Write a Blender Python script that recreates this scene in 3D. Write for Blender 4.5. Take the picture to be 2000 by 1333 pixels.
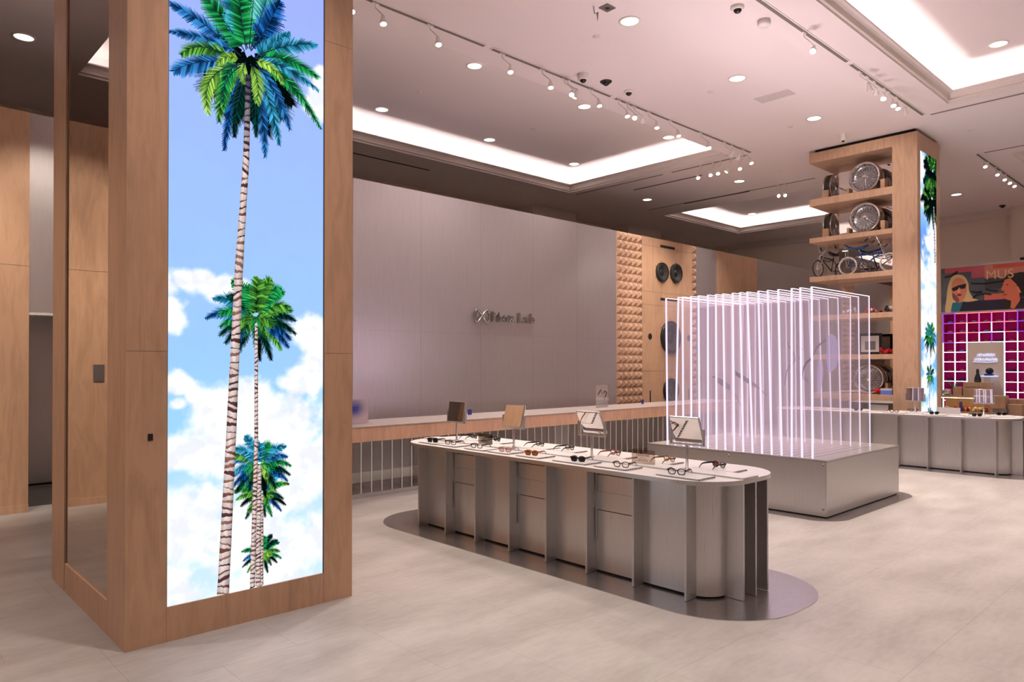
import bpy, math, random
from mathutils import Vector, Matrix, noise
sc = bpy.context.scene
for o in list(bpy.data.objects): bpy.data.objects.remove(o)
R = math.radians
# ------------------------------------------------------------------ camera
# World: X along the long partition wall (to the right), Y towards that wall, Z up, metres.
cam_d = bpy.data.cameras.new('camera'); cam = bpy.data.objects.new('camera', cam_d)
sc.collection.objects.link(cam); sc.camera = cam
cam_d.sensor_width = 36; cam_d.lens = 1400.7 / 2000 * 36
cam_d.shift_y = (700.43 - 666.5) / 2000; cam_d.clip_end = 200
yaw, pit = R(46.909), R(.43)
fwd = Vector((math.cos(yaw) * math.cos(pit), math.sin(yaw) * math.cos(pit), math.sin(pit)))
cam.location = (0, 0, 1.75); cam.rotation_euler = fwd.to_track_quat('-Z', 'Y').to_euler()
# ------------------------------------------------------------------ world, exposure
w = bpy.data.worlds.new('world'); sc.world = w; w.use_nodes = True
w.node_tree.nodes['Background'].inputs[0].default_value = (.9, .8, .75, 1)
w.node_tree.nodes['Background'].inputs[1].default_value = 0.01
vs = sc.view_settings; sc.display_settings.display_device = 'sRGB'
vs.view_transform = 'Standard'; vs.look = 'None'; vs.gamma = 1; vs.use_curve_mapping = False
vs.exposure = 0.0
sc.cycles.transparent_max_bounces = 64; sc.cycles.max_bounces = 10
sc.cycles.diffuse_bounces = 7; sc.cycles.glossy_bounces = 5; sc.cycles.transmission_bounces = 6
sc.cycles.use_denoising = True; sc.cycles.sample_clamp_indirect = 6
UPLIGHT_W = 14
DOWN_W, TRACK_W, COVE_S = 42, 180, 56
WARM = (1, .835, .775); WHITE = (1, .93, .92)
ZC, ZI = 6.22, 6.71          # main ceiling, ceiling inside the coffers

# ------------------------------------------------------------------ helpers
def lin(c):
    return tuple((v / 255 / 12.92 if v / 255 <= .04045 else ((v / 255 + .055) / 1.055) ** 2.4) for v in c[:3])
M = {}
def mat(name, col, rough=.5, metal=0, spec=.5, emis=None, es=1, alpha=1, trans=0, ior=1.45):
    m = bpy.data.materials.new(name); m.use_nodes = True; M[name] = m
    b = m.node_tree.nodes['Principled BSDF']; i = b.inputs
    i['Base Color'].default_value = (*col, 1); i['Roughness'].default_value = rough
    i['Metallic'].default_value = metal; i['Specular IOR Level'].default_value = spec
    i['Alpha'].default_value = alpha; i['Transmission Weight'].default_value = trans; i['IOR'].default_value = ior
    if emis: i['Emission Color'].default_value = (*emis, 1); i['Emission Strength'].default_value = es
    return m
def nd(m, t, **k):
    n = m.node_tree.nodes.new(t)
    for a, v in k.items(): setattr(n, a, v)
    return n
def ln(m, a, b): m.node_tree.links.new(a, b)
def noise_tex(m, scale, sc3=(1, 1, 1), detail=4, rot=(0, 0, 0)):
    tc = nd(m, 'ShaderNodeNewGeometry'); mp = nd(m, 'ShaderNodeMapping'); ns = nd(m, 'ShaderNodeTexNoise')
    mp.inputs['Scale'].default_value = sc3; mp.inputs['Rotation'].default_value = rot
    ns.inputs['Scale'].default_value = scale; ns.inputs['Detail'].default_value = detail
    ln(m, tc.outputs['Position'], mp.inputs[0]); ln(m, mp.outputs[0], ns.inputs['Vector']); return ns
def ramp(m, src, stops):
    r = nd(m, 'ShaderNodeValToRGB'); e = r.color_ramp.elements
    e[0].position, e[0].color = stops[0][0], (*stops[0][1], 1); e[1].position, e[1].color = stops[-1][0], (*stops[-1][1], 1)
    for p, c in stops[1:-1]:
        q = e.new(p); q.color = (*c, 1)
    ln(m, src, r.inputs[0]); return r
def wood(name, c, var=.13, rough=.42):
    m = mat(name, c, rough, spec=.35)
    b = m.node_tree.nodes['Principled BSDF']
    big = noise_tex(m, 1.1, (1.6, 1.6, .35), 3)
    wv = nd(m, 'ShaderNodeTexNoise'); wv.inputs['Scale'].default_value = 7; wv.inputs['Detail'].default_value = 5
    wv.inputs['Distortion'].default_value = 1.6
    mp = nd(m, 'ShaderNodeMapping'); mp.inputs['Scale'].default_value = (1.4, 1.4, .25)
    g = nd(m, 'ShaderNodeNewGeometry'); ln(m, g.outputs['Position'], mp.inputs[0]); ln(m, mp.outputs[0], wv.inputs['Vector'])
    fine = noise_tex(m, 90, (1, 1, .05), 2)
    add = nd(m, 'ShaderNodeMath', operation='ADD'); ln(m, wv.outputs[0], add.inputs[0])
    mul = nd(m, 'ShaderNodeMath', operation='MULTIPLY'); mul.inputs[1].default_value = .35; ln(m, fine.outputs[0], mul.inputs[0]); ln(m, mul.outputs[0], add.inputs[1])
    a2 = nd(m, 'ShaderNodeMath', operation='MULTIPLY_ADD'); a2.inputs[1].default_value = .5; ln(m, big.outputs[0], a2.inputs[0]); ln(m, add.outputs[0], a2.inputs[2])
    lo = tuple(v * (1 - var) for v in c); hi = tuple(min(1, v * (1 + var)) for v in c)
    r = ramp(m, a2.outputs[0], [(.65, lo), (1.15, hi)])
    r.color_ramp.elements[0].position = .62; r.color_ramp.elements[1].position = 1.0
    ln(m, r.outputs[0], b.inputs['Base Color']); return m
def brushed(name, c, rough=.3, sc3=(60, 60, .6), metal=.92, drough=.08):
    m = mat(name, c, rough, metal)
    b = m.node_tree.nodes['Principled BSDF']; ns = noise_tex(m, 6, sc3, 2)
    mr = nd(m, 'ShaderNodeMapRange'); mr.inputs['To Min'].default_value = rough - drough; mr.inputs['To Max'].default_value = rough + drough
    ln(m, ns.outputs[0], mr.inputs[0]); ln(m, mr.outputs[0], b.inputs['Roughness'])
    r = ramp(m, ns.outputs[0], [(.3, tuple(v * .93 for v in c)), (.7, tuple(min(1, v * 1.05) for v in c))]); ln(m, r.outputs[0], b.inputs['Base Color'])
    return m
wood('maple_veneer', (.45, .285, .18)); wood('maple_shelf', (.46, .30, .20)); wood('counter_wood', (.54, .335, .225))
brushed('letter_metal', (.40, .37, .355), .2); mat('bounce_absorber', (.05, .045, .04), .7)
brushed('brushed_aluminium', (.52, .505, .50), .31); brushed('floor_plate_metal', (.56, .53, .52), .24, (2, 60, 60), .95)
brushed('panel_metal', (.61, .595, .61), .33, (50, 50, .5), .78, .05)
mat('chrome', (.82, .82, .83), .08, 1); brushed('dish_chrome', (.40, .39, .40), .22, (14, 14, 14), 1, .2); mat('mirror_glass', (.72, .68, .66), .012, 1); mat('mirror_bronze', (.55, .50, .47), .01, 1)
mat('top_white', (.58, .565, .555), .32); mat('counter_top', (.50, .44, .41), .25); mat('black', (.012, .012, .013), .3); mat('black_matte', (.02, .018, .017), .7)
mat('dark_gap', (.01, .009, .008), .9); mat('ceiling_paint', (.82, .75, .735), .85, spec=.15); mat('moulding_paint', (.70, .64, .60), .6, spec=.3)
mat('wall_paint', (.72, .64, .56), .8, spec=.2); mat('track_white', (.80, .76, .72), .45); mat('grey_metal', (.25, .24, .24), .4, .8)
mat('rubber', (.025, .022, .02), .7); mat('white_tyre', (.75, .72, .68), .6); mat('blue_paint', (.012, .06, .22), .2, .3)
mat('dark_paint', (.03, .025, .022), .25, .4); mat('vent_grey', (.58, .52, .51), .7); mat('rear_grey', (.62, .58, .56), .5, .1); mat('grey_line', (.20, .17, .15), .8)
def emit(name, c, s):
    m = bpy.data.materials.new(name); m.use_nodes = True; nt = m.node_tree; nt.nodes.remove(nt.nodes['Principled BSDF'])
    e = nd(m, 'ShaderNodeEmission'); e.inputs[0].default_value = (*c, 1); e.inputs[1].default_value = s
    ln(m, e.outputs[0], nt.nodes['Material Output'].inputs[0]); M[name] = m; return m
emit('cove_led', WHITE, COVE_S); emit('lamp_lens', (1, .90, .78), 7); emit('spot_lens', (1, .92, .80), 14)
emit('edge_glow', (.90, .80, 1.0), 1.12); emit('edge_glow_top', (1, .76, .93), 3); emit('edge_glow_far', (1, .80, .97), 1.0)
emit('led_white', (.80, .86, 1), 2.2); emit('led_red', (1, .18, .22), 2.0); emit('led_violet', (.42, .10, .85), .9)
emit('led_pink', (.95, .22, .75), 1.0); emit('led_warm', (1, .72, .30), 16); emit('neon_lavender', (.72, .70, 1), 1.1)
# floor: pale mottled stone tiles with faint joints
m = mat('stone_floor', (.5, .46, .42), .42, spec=.35); b = m.node_tree.nodes['Principled BSDF']
n1 = noise_tex(m, 1.3, (1, 2.6, 1), 6); n2 = noise_tex(m, 9, (1, 3, 1), 5)
mx = nd(m, 'ShaderNodeMath', operation='MULTIPLY_ADD'); mx.inputs[1].default_value = .4; ln(m, n2.outputs[0], mx.inputs[0]); ln(m, n1.outputs[0], mx.inputs[2])
rr = ramp(m, mx.outputs[0], [(.50, (.285, .265, .243)), (.70, (.335, .315, .292)), (.92, (.385, .364, .34))])
bk = nd(m, 'ShaderNodeTexBrick'); g = nd(m, 'ShaderNodeNewGeometry'); mp = nd(m, 'ShaderNodeMapping')
mp.inputs['Location'].default_value = (-.25, .39, 0); ln(m, g.outputs['Position'], mp.inputs[0]); ln(m, mp.outputs[0], bk.inputs['Vector'])
bk.offset = .5; bk.inputs['Scale'].default_value = 1; bk.inputs['Brick Width'].default_value = .914; bk.inputs['Row Height'].default_value = .914
bk.inputs['Mortar Size'].default_value = .0028; bk.inputs['Mortar Smooth'].default_value = .2
bk.inputs['Color1'].default_value = (1, 1, 1, 1); bk.inputs['Color2'].default_value = (.965, .965, .97, 1); bk.inputs['Mortar'].default_value = (.80, .78, .76, 1)
mm = nd(m, 'ShaderNodeMixRGB', blend_type='MULTIPLY'); mm.inputs[0].default_value = 1
ln(m, rr.outputs[0], mm.inputs[1]); ln(m, bk.outputs[0], mm.inputs[2]); ln(m, mm.outputs[0], b.inputs['Base Color'])
mr = nd(m, 'ShaderNodeMapRange'); mr.inputs['To Min'].default_value = .34; mr.inputs['To Max'].default_value = .5
ln(m, n1.outputs[0], mr.inputs[0]); ln(m, mr.outputs[0], b.inputs['Roughness'])
# attribute driven colour: printed or painted surfaces, and the picture on the screens
def attr_mat(name, em, s=1, rough=.5):
    m = bpy.data.materials.new(name); m.use_nodes = True; M[name] = m; nt = m.node_tree
    a = nd(m, 'ShaderNodeAttribute'); a.attribute_name = 'Col'
    if em:
        nt.nodes.remove(nt.nodes['Principled BSDF']); e = nd(m, 'ShaderNodeEmission'); e.inputs[1].default_value = s
        ln(m, a.outputs[0], e.inputs[0]); ln(m, e.outputs[0], nt.nodes['Material Output'].inputs[0])
    else:
        b = nt.nodes['Principled BSDF']; b.inputs['Roughness'].default_value = rough; ln(m, a.outputs[0], b.inputs['Base Color'])
    return m
attr_mat('screen_pixels', True, 1.1); attr_mat('painted', False); attr_mat('painted_gloss', False, rough=.2)
# edge-lit acrylic: clear, faintly glowing with the LED light that scatters inside it
def acrylic(name, tint, glow, gs, gloss=.10):
    m = bpy.data.materials.new(name); m.use_nodes = True; M[name] = m; nt = m.node_tree; nt.nodes.remove(nt.nodes['Principled BSDF'])
    t = nd(m, 'ShaderNodeBsdfTransparent'); t.inputs[0].default_value = (*tint, 1)
    gl = nd(m, 'ShaderNodeBsdfGlossy'); gl.inputs['Roughness'].default_value = .03
    f = nd(m, 'ShaderNodeFresnel'); f.inputs[0].default_value = 1.35; mu = nd(m, 'ShaderNodeMath', operation='MULTIPLY'); mu.inputs[1].default_value = gloss * 10 * .35
    ln(m, f.outputs[0], mu.inputs[0]); mi = nd(m, 'ShaderNodeMixShader'); ln(m, mu.outputs[0], mi.inputs[0]); ln(m, t.outputs[0], mi.inputs[1]); ln(m, gl.outputs[0], mi.inputs[2])
    out = mi.outputs[0]
    if gs:
        e = nd(m, 'ShaderNodeEmission'); e.inputs[0].default_value = (*glow, 1); e.inputs[1].default_value = gs
        ad = nd(m, 'ShaderNodeAddShader'); ln(m, out, ad.inputs[0]); ln(m, e.outputs[0], ad.inputs[1]); out = ad.outputs[0]
        try: m.cycles.emission_sampling = 'NONE'
        except Exception: pass
    ln(m, out, nt.nodes['Material Output'].inputs[0]); return m
acrylic('lit_acrylic', (.984, .976, .982), (1, .76, .93), .027, .03)
acrylic('clear_acrylic', (.985, .98, .975), (1, 1, 1), 0, .10); acrylic('counter_glass', (.90, .93, .90), (1, 1, 1), 0, .3)
acrylic('clear_lens', (.93, .92, .92), (1, 1, 1), 0, .15); acrylic('pink_lens', (.68, .46, .44), (1, 1, 1), 0, .15); acrylic('amber_lens', (.75, .56, .40), (1, 1, 1), 0, .15)
acrylic('brown_lens', (.22, .09, .02), (1, 1, 1), 0, .2); acrylic('red_lens', (.14, .02, .035), (1, 1, 1), 0, .2); acrylic('smoke_lens', (.02, .02, .022), (1, 1, 1), 0, .2)
acrylic('print_purple', (.30, .25, .36), (.80, .62, .96), .36, .02); acrylic('print_grey', (.12, .09, .13), (1, 1, 1), 0, .02)
acrylic('sign_acrylic', (.72, .66, .61), (1, 1, 1), 0, .25)

class MB:
    """collects vertices, faces, a material slot and a colour per face"""
    def __init__(s): s.v = []; s.f = []; s.mi = []; s.c = []; s.sm = []; s.mats = []; s.col = None
    def slot(s, name):
        if name not in s.mats: s.mats.append(name)
        return s.mats.index(name)
    def add(s, vs, fs, mt='black', smooth=False, cols=None):
        k = len(s.v); s.v += [tuple(q) for q in vs]; i = s.slot(mt)
        for f in fs: s.f.append([k + a for a in f]); s.mi.append(i); s.sm.append(smooth)
        s.c += (cols if cols else [s.col or (1, 1, 1)] * len(vs)); return s
    def box(s, x0, x1, y0, y1, z0, z1, mt='black'):
        p = [(x, y, z) for z in (z0, z1) for y in (y0, y1) for x in (x0, x1)]
        return s.add(p, [(0, 2, 3, 1), (4, 5, 7, 6), (0, 1, 5, 4), (2, 6, 7, 3), (0, 4, 6, 2), (1, 3, 7, 5)], mt)
    def obox(s, c, ax, ay, az, mt='black'):
        c, ax, ay, az = map(Vector, (c, ax, ay, az))
        p = [c + ax * i + ay * j + az * k for k in (-1, 1) for j in (-1, 1) for i in (-1, 1)]
        return s.add(p, [(0, 2, 3, 1), (4, 5, 7, 6), (0, 1, 5, 4), (2, 6, 7, 3), (0, 4, 6, 2), (1, 3, 7, 5)], mt)
    def prism(s, poly, z0, z1, mt='black', top=None, smooth=False):
        n = len(poly); v = [(x, y, z0) for x, y in poly] + [(x, y, z1) for x, y in poly]
        s.add(v, [tuple(range(n))[::-1]], mt); s.add([(x, y, z1) for x, y in poly], [tuple(range(n))], top or mt)
        s.add(v, [(i, (i + 1) % n, n + (i + 1) % n, n + i) for i in range(n)], mt, smooth); return s
    def tube(s, pts, r, n=8, mt='black', closed=False, cap=True):
        pts = [Vector(p) for p in pts]; m = len(pts); rs = r if isinstance(r, (list, tuple)) else [r] * m; v = []; up = None
        for i, p in enumerate(pts):
            a = pts[i - 1] if (i or closed) else p; c = pts[(i + 1) % m] if (i < m - 1 or closed) else p
            t = (c - a).normalized()
            if up is None:
                up = Vector((0, 0, 1)) if abs(t.z) < .9 else Vector((1, 0, 0))
            u = (up - t * up.dot(t)).normalized(); w_ = t.cross(u); up = u
            v += [p + (u * math.cos(2 * math.pi * k / n) + w_ * math.sin(2 * math.pi * k / n)) * rs[i] for k in range(n)]
        f = []
        for i in range(m if closed else m - 1):
            j = (i + 1) % m
            f += [(i * n + k, i * n + (k + 1) % n, j * n + (k + 1) % n, j * n + k) for k in range(n)]
        s.add(v, f, mt, True)
        if cap and not closed: s.add(v[:n], [tuple(range(n))[::-1]], mt); s.add(v[-n:], [tuple(range(n))], mt)
        return s
    def lathe(s, prof, c=(0, 0, 0), ax='z', n=20, mt='black', smooth=True, ang=(0, 2 * math.pi)):
        full = abs(ang[1] - ang[0] - 2 * math.pi) < 1e-6; N = n if full else n + 1; v = []
        for r, h in prof:
            for k in range(N):
                a = ang[0] + (ang[1] - ang[0]) * k / n; x, y = r * math.cos(a), r * math.sin(a)
                q = {'z': (x, y, h), 'x': (h, x, y), 'y': (x, h, y)}[ax]; v.append((c[0] + q[0], c[1] + q[1], c[2] + q[2]))
        f = []
        for i in range(len(prof) - 1):
            for k in range(n):
                k2 = (k + 1) % N; f.append((i * N + k, i * N + k2, (i + 1) * N + k2, (i + 1) * N + k))
        return s.add(v, f, mt, smooth)
    def disc(s, c, r, ax='z', n=20, mt='black'):
        v = []
        for k in range(n):
            a = 2 * math.pi * k / n; x, y = r * math.cos(a), r * math.sin(a)
            q = {'z': (x, y, 0), 'x': (0, x, y), 'y': (x, 0, y)}[ax]; v.append((c[0] + q[0], c[1] + q[1], c[2] + q[2]))
        return s.add(v, [tuple(range(n))], mt)
    def ball(s, c, r, n=10, mt='black', sq=(1, 1, 1)):
        prof = [(math.sin(math.pi * i / n), -math.cos(math.pi * i / n)) for i in range(n + 1)]; v = []; f = []; N = n + 4
        for rr_, h in prof:
            for k in range(N):
                a = 2 * math.pi * k / N; v.append((c[0] + r * sq[0] * rr_ * math.cos(a), c[1] + r * sq[1] * rr_ * math.sin(a), c[2] + r * sq[2] * h))
        for i in range(n): f += [(i * N + k, i * N + (k + 1) % N, (i + 1) * N + (k + 1) % N, (i + 1) * N + k) for k in range(N)]
        return s.add(v, f, mt, True)
    def text(s, body, size, org, ux, uz, depth, mt, bevel=0, align='LEFT', bold=0):
        cu = bpy.data.curves.new('t', 'FONT'); cu.body = body; cu.size = size; cu.extrude = depth; cu.bevel_depth = bevel; cu.align_x = align; cu.offset = bold
        cu.resolution_u = 4
        ob = bpy.data.objects.new('t', cu); sc.collection.objects.link(ob); bpy.context.view_layer.update()
        me = bpy.data.meshes.new_from_object(ob.evaluated_get(bpy.context.evaluated_depsgraph_get()))
        ux, uz, org = Vector(ux), Vector(uz), Vector(org); nrm = ux.cross(uz)
        s.add([org + ux * v.co.x + uz * v.co.y + nrm * v.co.z for v in me.vertices], [tuple(p.vertices) for p in me.polygons], mt)
        bpy.data.objects.remove(ob); bpy.data.curves.remove(cu); bpy.data.meshes.remove(me); return s
    def build(s, name, parent=None, mt=None, bevel=0, loc=None, label=None, base=None):
        me = bpy.data.meshes.new(name); vv = s.v
        if base: vv = [(a - base[0], b_ - base[1], c_ - base[2]) for a, b_, c_ in vv]
        me.from_pydata(vv, [], s.f)
        for q in s.mats: me.materials.append(M[q])
        me.polygons.foreach_set('material_index', s.mi); me.polygons.foreach_set('use_smooth', s.sm)
        if s.col is not None or any(c != (1, 1, 1) for c in s.c[:4000]):
            a = me.color_attributes.new('Col', 'FLOAT_COLOR', 'POINT')
            a.data.foreach_set('color', [x for c in s.c for x in (*c[:3], 1)])
        me.update(); o = bpy.data.objects.new(name, me); sc.collection.objects.link(o)
        if parent:
            o.parent = parent; off = Vector((0, 0, 0)); q = parent
            while q: off += q.location; q = q.parent
            if parent.get('_local'): off = Vector((0, 0, 0))
            o.location = -off
            if loc: o.location = loc
        elif base: o.location = base
        if label: o['label'] = label
        if bevel:
            md = o.modifiers.new('bevel', 'BEVEL'); md.width = bevel; md.segments = 2; md.limit_method = 'ANGLE'
        return o
def empty(name, label, cat, loc=(0, 0, 0), group=None, local=False):
    o = bpy.data.objects.new(name, None); sc.collection.objects.link(o); o.location = loc; o.empty_display_size = .1
    o['label'] = label; o['category'] = cat
    if group: o['group'] = group
    if local: o['_local'] = 1
    return o
def tag(o, label, cat, group=None):
    o['label'] = label; o['category'] = cat
    if group: o['group'] = group
    return o
def struct(o, label=None):
    o['kind'] = 'structure'
    if label: o['label'] = label
    return o
def dup(o, loc=None, rot=None, label=None, parent=None, group=None):
    c = o.copy(); sc.collection.objects.link(c)
    if loc is not None: c.location = loc
    if rot is not None: c.rotation_euler = rot
    if label: c['label'] = label
    if group: c['group'] = group
    if parent: c.parent = parent
    for ch in list(o.children): dup(ch, parent=c)
    return c
ORD = 'first second third fourth fifth sixth seventh eighth ninth tenth eleventh twelfth thirteenth fourteenth fifteenth sixteenth seventeenth'.split()
def rrect(x0, x1, y0, y1, r, n=12):
    p = []
    for cx, cy, a in ((x1 - r, y1 - r, 0), (x0 + r, y1 - r, 90), (x0 + r, y0 + r, 180), (x1 - r, y0 + r, 270)):
        p += [(cx + r * math.cos(R(a + 90 * k / n)), cy + r * math.sin(R(a + 90 * k / n))) for k in range(n + 1)]
    return p

# ================================================================== ROOM SHELL
struct(MB().box(-10, 25, -6, 15.6, -.1, 0, 'stone_floor').build('floor'))
HX = [(-9, -.1), (4.6, 13.88), (18.1, 22.5)]; HY = [(8.03, 12.64), (-.75, 3.86)]
holes = [(a, b_, c, d) for a, b_ in HX for c, d in HY]
def slab(z0, z1, xs, ys, mt, grow=0):
    k = MB()
    for i in range(len(xs) - 1):
        for j in range(len(ys) - 1):
            cx, cy = (xs[i] + xs[i + 1]) / 2, (ys[j] + ys[j + 1]) / 2
            if any(a < cx < b_ and c < cy < d for a, b_, c, d in holes): continue
            k.add([(xs[i], ys[j], z0), (xs[i + 1], ys[j], z0), (xs[i + 1], ys[j + 1], z0), (xs[i], ys[j + 1], z0)], [(0, 3, 2, 1)], mt)
            k.add([(xs[i], ys[j], z1), (xs[i + 1], ys[j], z1), (xs[i + 1], ys[j + 1], z1), (xs[i], ys[j + 1], z1)], [(0, 1, 2, 3)], mt)
    return k
struct(slab(ZC, ZC + .05, sorted([-10, 25] + [v for h in HX for v in h]), sorted([-6, 15.6] + [v for h in HY for v in h]), 'ceiling_paint').build('ceiling'))
for n, (x0, x1, y0, y1) in enumerate(holes):
    g_ = .36
    k = MB()                                   # raised lid and the side walls set back behind the ledge
    a0, a1, b0, b1 = x0 - g_, x1 + g_, y0 - g_, y1 + g_
    k.add([(a0, b0, ZI), (a1, b0, ZI), (a1, b1, ZI), (a0, b1, ZI)], [(0, 3, 2, 1)], 'ceiling_paint')
    k.add([(a0, b0, ZI + .04), (a1, b0, ZI + .04), (a1, b1, ZI + .04), (a0, b1, ZI + .04)], [(0, 1, 2, 3)], 'ceiling_paint')
    for (p, q) in (((a0, b0), (a1, b0)), ((a1, b0), (a1, b1)), ((a1, b1), (a0, b1)), ((a0, b1), (a0, b0))):
        k.add([(*p, ZC + .05), (*q, ZC + .05), (*q, ZI + .04), (*p, ZI + .04)], [(0, 1, 2, 3)], 'ceiling_paint')
    o = struct(k.build('ceiling_tray_%d' % (n + 1)))
    prof = [(0, ZC - .001), (0, ZC + .03), (.028, ZC + .042), (.03, ZC + .058), (.012, ZC + .068), (.014, ZC + .09), (.03, ZC + .125), (.062, ZC + .155), (.095, ZC + .17), (.10, ZC + .19), (.06, ZC + .19), (.0, ZC + .05)]
    k = MB(); vs_ = []
    for off, z in prof: vs_ += [(x0 + off, y0 + off, z), (x1 - off, y0 + off, z), (x1 - off, y1 - off, z), (x0 + off, y1 - off, z)]
    k.add(vs_, [(i * 4 + j, i * 4 + (j + 1) % 4, (i + 1) * 4 + (j + 1) % 4, (i + 1) * 4 + j) for i in range(len(prof) - 1) for j in range(4)], 'moulding_paint')
    struct(k.build('trim_%d' % (n + 1)))
    k = MB(); e = .10; t = .02
    k.box(x0 - e, x1 + e, y0 - e - t, y0 - e, ZC + .06, ZC + .08, 'cove_led').box(x0 - e, x1 + e, y1 + e, y1 + e + t, ZC + .06, ZC + .08, 'cove_led')
    k.box(x0 - e - t, x0 - e, y0 - e, y1 + e, ZC + .06, ZC + .08, 'cove_led').box(x1 + e, x1 + e + t, y0 - e, y1 + e, ZC + .06, ZC + .08, 'cove_led')
    k.build('cove_light', o)
# outer walls
struct(MB().box(24.6, 24.8, -6, 15.6, 0, ZC, 'wall_paint').box(24.3, 24.6, -6, 5.18, 0, ZC, 'wall_paint').box(24.44, 24.6, 5.18, 15, 6.02, ZC, 'moulding_paint').build('wall_right'))
struct(MB().box(-9.9, 24.5, 10.45, 15.5, .0, .004, 'bounce_absorber').build('floor_bounce_absorber'))  # dark sheet added over the rear floor to keep bounce off the ceiling
struct(MB().box(-10, 24.6, 14.9, 15.1, 0, ZC, 'wall_paint').build('wall_back'))
k = MB()
for x in (14.3, 18.6): k.box(x, x + 1.5, 14.4, 14.9, 0, 5.9, 'wall_paint').box(x - .15, x + 1.65, 14.25, 14.9, 5.6, ZC, 'moulding_paint')
struct(k.build('wall_pilaster'))
struct(MB().box(-10.2, -10, -6, 15.6, 0, ZC, 'wall_paint').build('wall_left'))
struct(MB().box(-10, 24.8, -6.2, -6, 0, ZC, 'wall_paint').build('wall_front'))
# partition wall (free standing, 4.73 m high)
YP, HP = 10.09, 4.73
struct(MB().box(-9.9, 1.62, YP, YP + .22, .0, HP, 'maple_veneer').box(-9.9, 1.62, YP - .015, YP, 0, .09, 'maple_shelf').box(-9.9, 1.62, YP - .002, YP, 2.905, 2.909, 'grey_line').build('wall_partition_wood'))
struct(MB().box(1.62, 3.6, YP + .02, YP + .2, 2.36, HP, 'panel_metal').box(3.6, 5.02, YP + .02, YP + .2, 0, HP, 'panel_metal').box(1.62, 3.6, YP + .01, YP + .21, 2.33, 2.36, 'top_white').build('wall_partition_doorway'))
struct(MB().box(1.2, 4.2, 12.2, 12.3, .03, 3.0, 'brushed_aluminium').box(1.2, 4.2, 12.21, 12.3, 0, .03, 'dark_gap').build('wall_corridor'))
k = MB().box(5.97, 12.64, YP + .015, YP + .2, .0, HP, 'panel_metal')
for x in (7.3, 8.66, 10.02, 11.34): k.box(x - .0008, x + .0008, YP + .0140, YP + .016, .0, HP, 'grey_metal')
k.box(5.97, 12.64, YP + .0140, YP + .016, 2.30, 2.3015, 'grey_metal')
struct(k.build('wall_partition_metal'))
struct(MB().box(15.83, 16.85, YP + .02, YP + .2, 0, HP, 'panel_metal').box(16.85, 18.94, YP, YP + .2, 0, HP, 'maple_veneer').box(18.94, 23.6, YP + .02, YP + .2, 0, HP, 'panel_metal').build('wall_partition_end'))
# pyramid tile panels
def pyramids(x0, n, label):
    t = empty('diffuser_panel', label, 'wall panel', (x0 + .46, YP + .1, 0), 'pyramid relief panels on the partition')
    s = .185; k = MB().box(x0 + .003, x0 + n * s - .003, YP + .02, YP + .2, 0, HP, 'maple_shelf').build('backing_board', t)
    k = MB(); z = HP - s; random.seed(3)
    while z > -.01:
        for i in range(n):
            a, b_ = x0 + i * s, x0 + i * s + s; z1 = z + s
            k.add([(a, YP + .02, z), (b_, YP + .02, z), (b_, YP + .02, z1), (a, YP + .02, z1), ((a + b_) / 2, YP - .075, (z + z1) / 2)], [(0, 1, 4), (1, 2, 4), (2, 3, 4), (3, 0, 4)], 'maple_shelf')
        z -= s
    k.build('pyramid_relief', t)
pyramids(12.65, 5, 'tall wooden pyramid relief panel right of the grey lettered wall')
pyramids(15.645, 1, 'thin strip of wooden pyramid relief right of the loudspeaker panel')
pyramids(5.045, 5, 'wooden pyramid relief panel half hidden by the palm screen column')
# loudspeaker wall panel
t = empty('speaker_panel', 'tall wooden wall panel with round black loudspeakers and slots', 'speaker wall', (14.6, YP + .1, 0))
k = MB().box(13.575, 15.645, YP, YP + .2, 0, HP, 'maple_veneer')
for z in (4.53, 3.45, 3.14, 1.58): k.box(13.575, 15.645, YP - .0015, YP, z - .004, z + .004, 'grey_line')
for x, z0, z1 in ((14.0, 3.45, 4.73), (15.2, 3.45, 4.73)): k.box(x - .003, x + .003, YP - .0015, YP, z0, z1, 'grey_line')
k.build('board', t)
for z, x0, x1 in ((4.57, 14.3, 14.9), (3.30, 14.3, 15.0)): MB().box(x0, x1, YP - .004, YP, z - .03, z + .03, 'dark_gap').build('slot', t)
MB().disc((13.88, YP - .004, 2.39), .075, 'y', 20, 'dark_gap').build('port', t); MB().box(13.865, 13.905, YP - .004, YP, .84, 1.12, 'dark_gap').build('slot', t)
MB().disc((15.5, YP - .004, 2.39), .075, 'y', 20, 'dark_gap').build('port', t); MB().box(15.48, 15.52, YP - .004, YP, .84, 1.12, 'dark_gap').build('slot', t)
for x, z, r in ((14.34, 3.94, .235), (14.92, 3.965, .235), (14.69, 2.39, .40), (14.70, 1.10, .30)):
    k = MB().lathe([(r, 0), (r, -.05), (r * .95, -.065), (r * .88, -.05)], (x, YP, z), 'y', 32, 'black')
    for a in range(6):
        k.disc((x + r * 1.1 * math.sin(R(60 * a)), YP - .003, z + r * 1.1 * math.cos(R(60 * a))), .014, 'y', 8, 'black')
    s_ = k.build('speaker', t)
    MB().lathe([(r * .88, -.05), (r * .80, -.062), (r * .72, -.048), (r * .36, -.008)], (x, YP, z), 'y', 32, 'black_matte').build('cone', s_)
    MB().lathe([(r * .36, -.008), (r * .30, -.03), (r * .16, -.045), (.001, -.05)], (x, YP, z), 'y', 24, 'black').build('dust_cap', s_)

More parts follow.
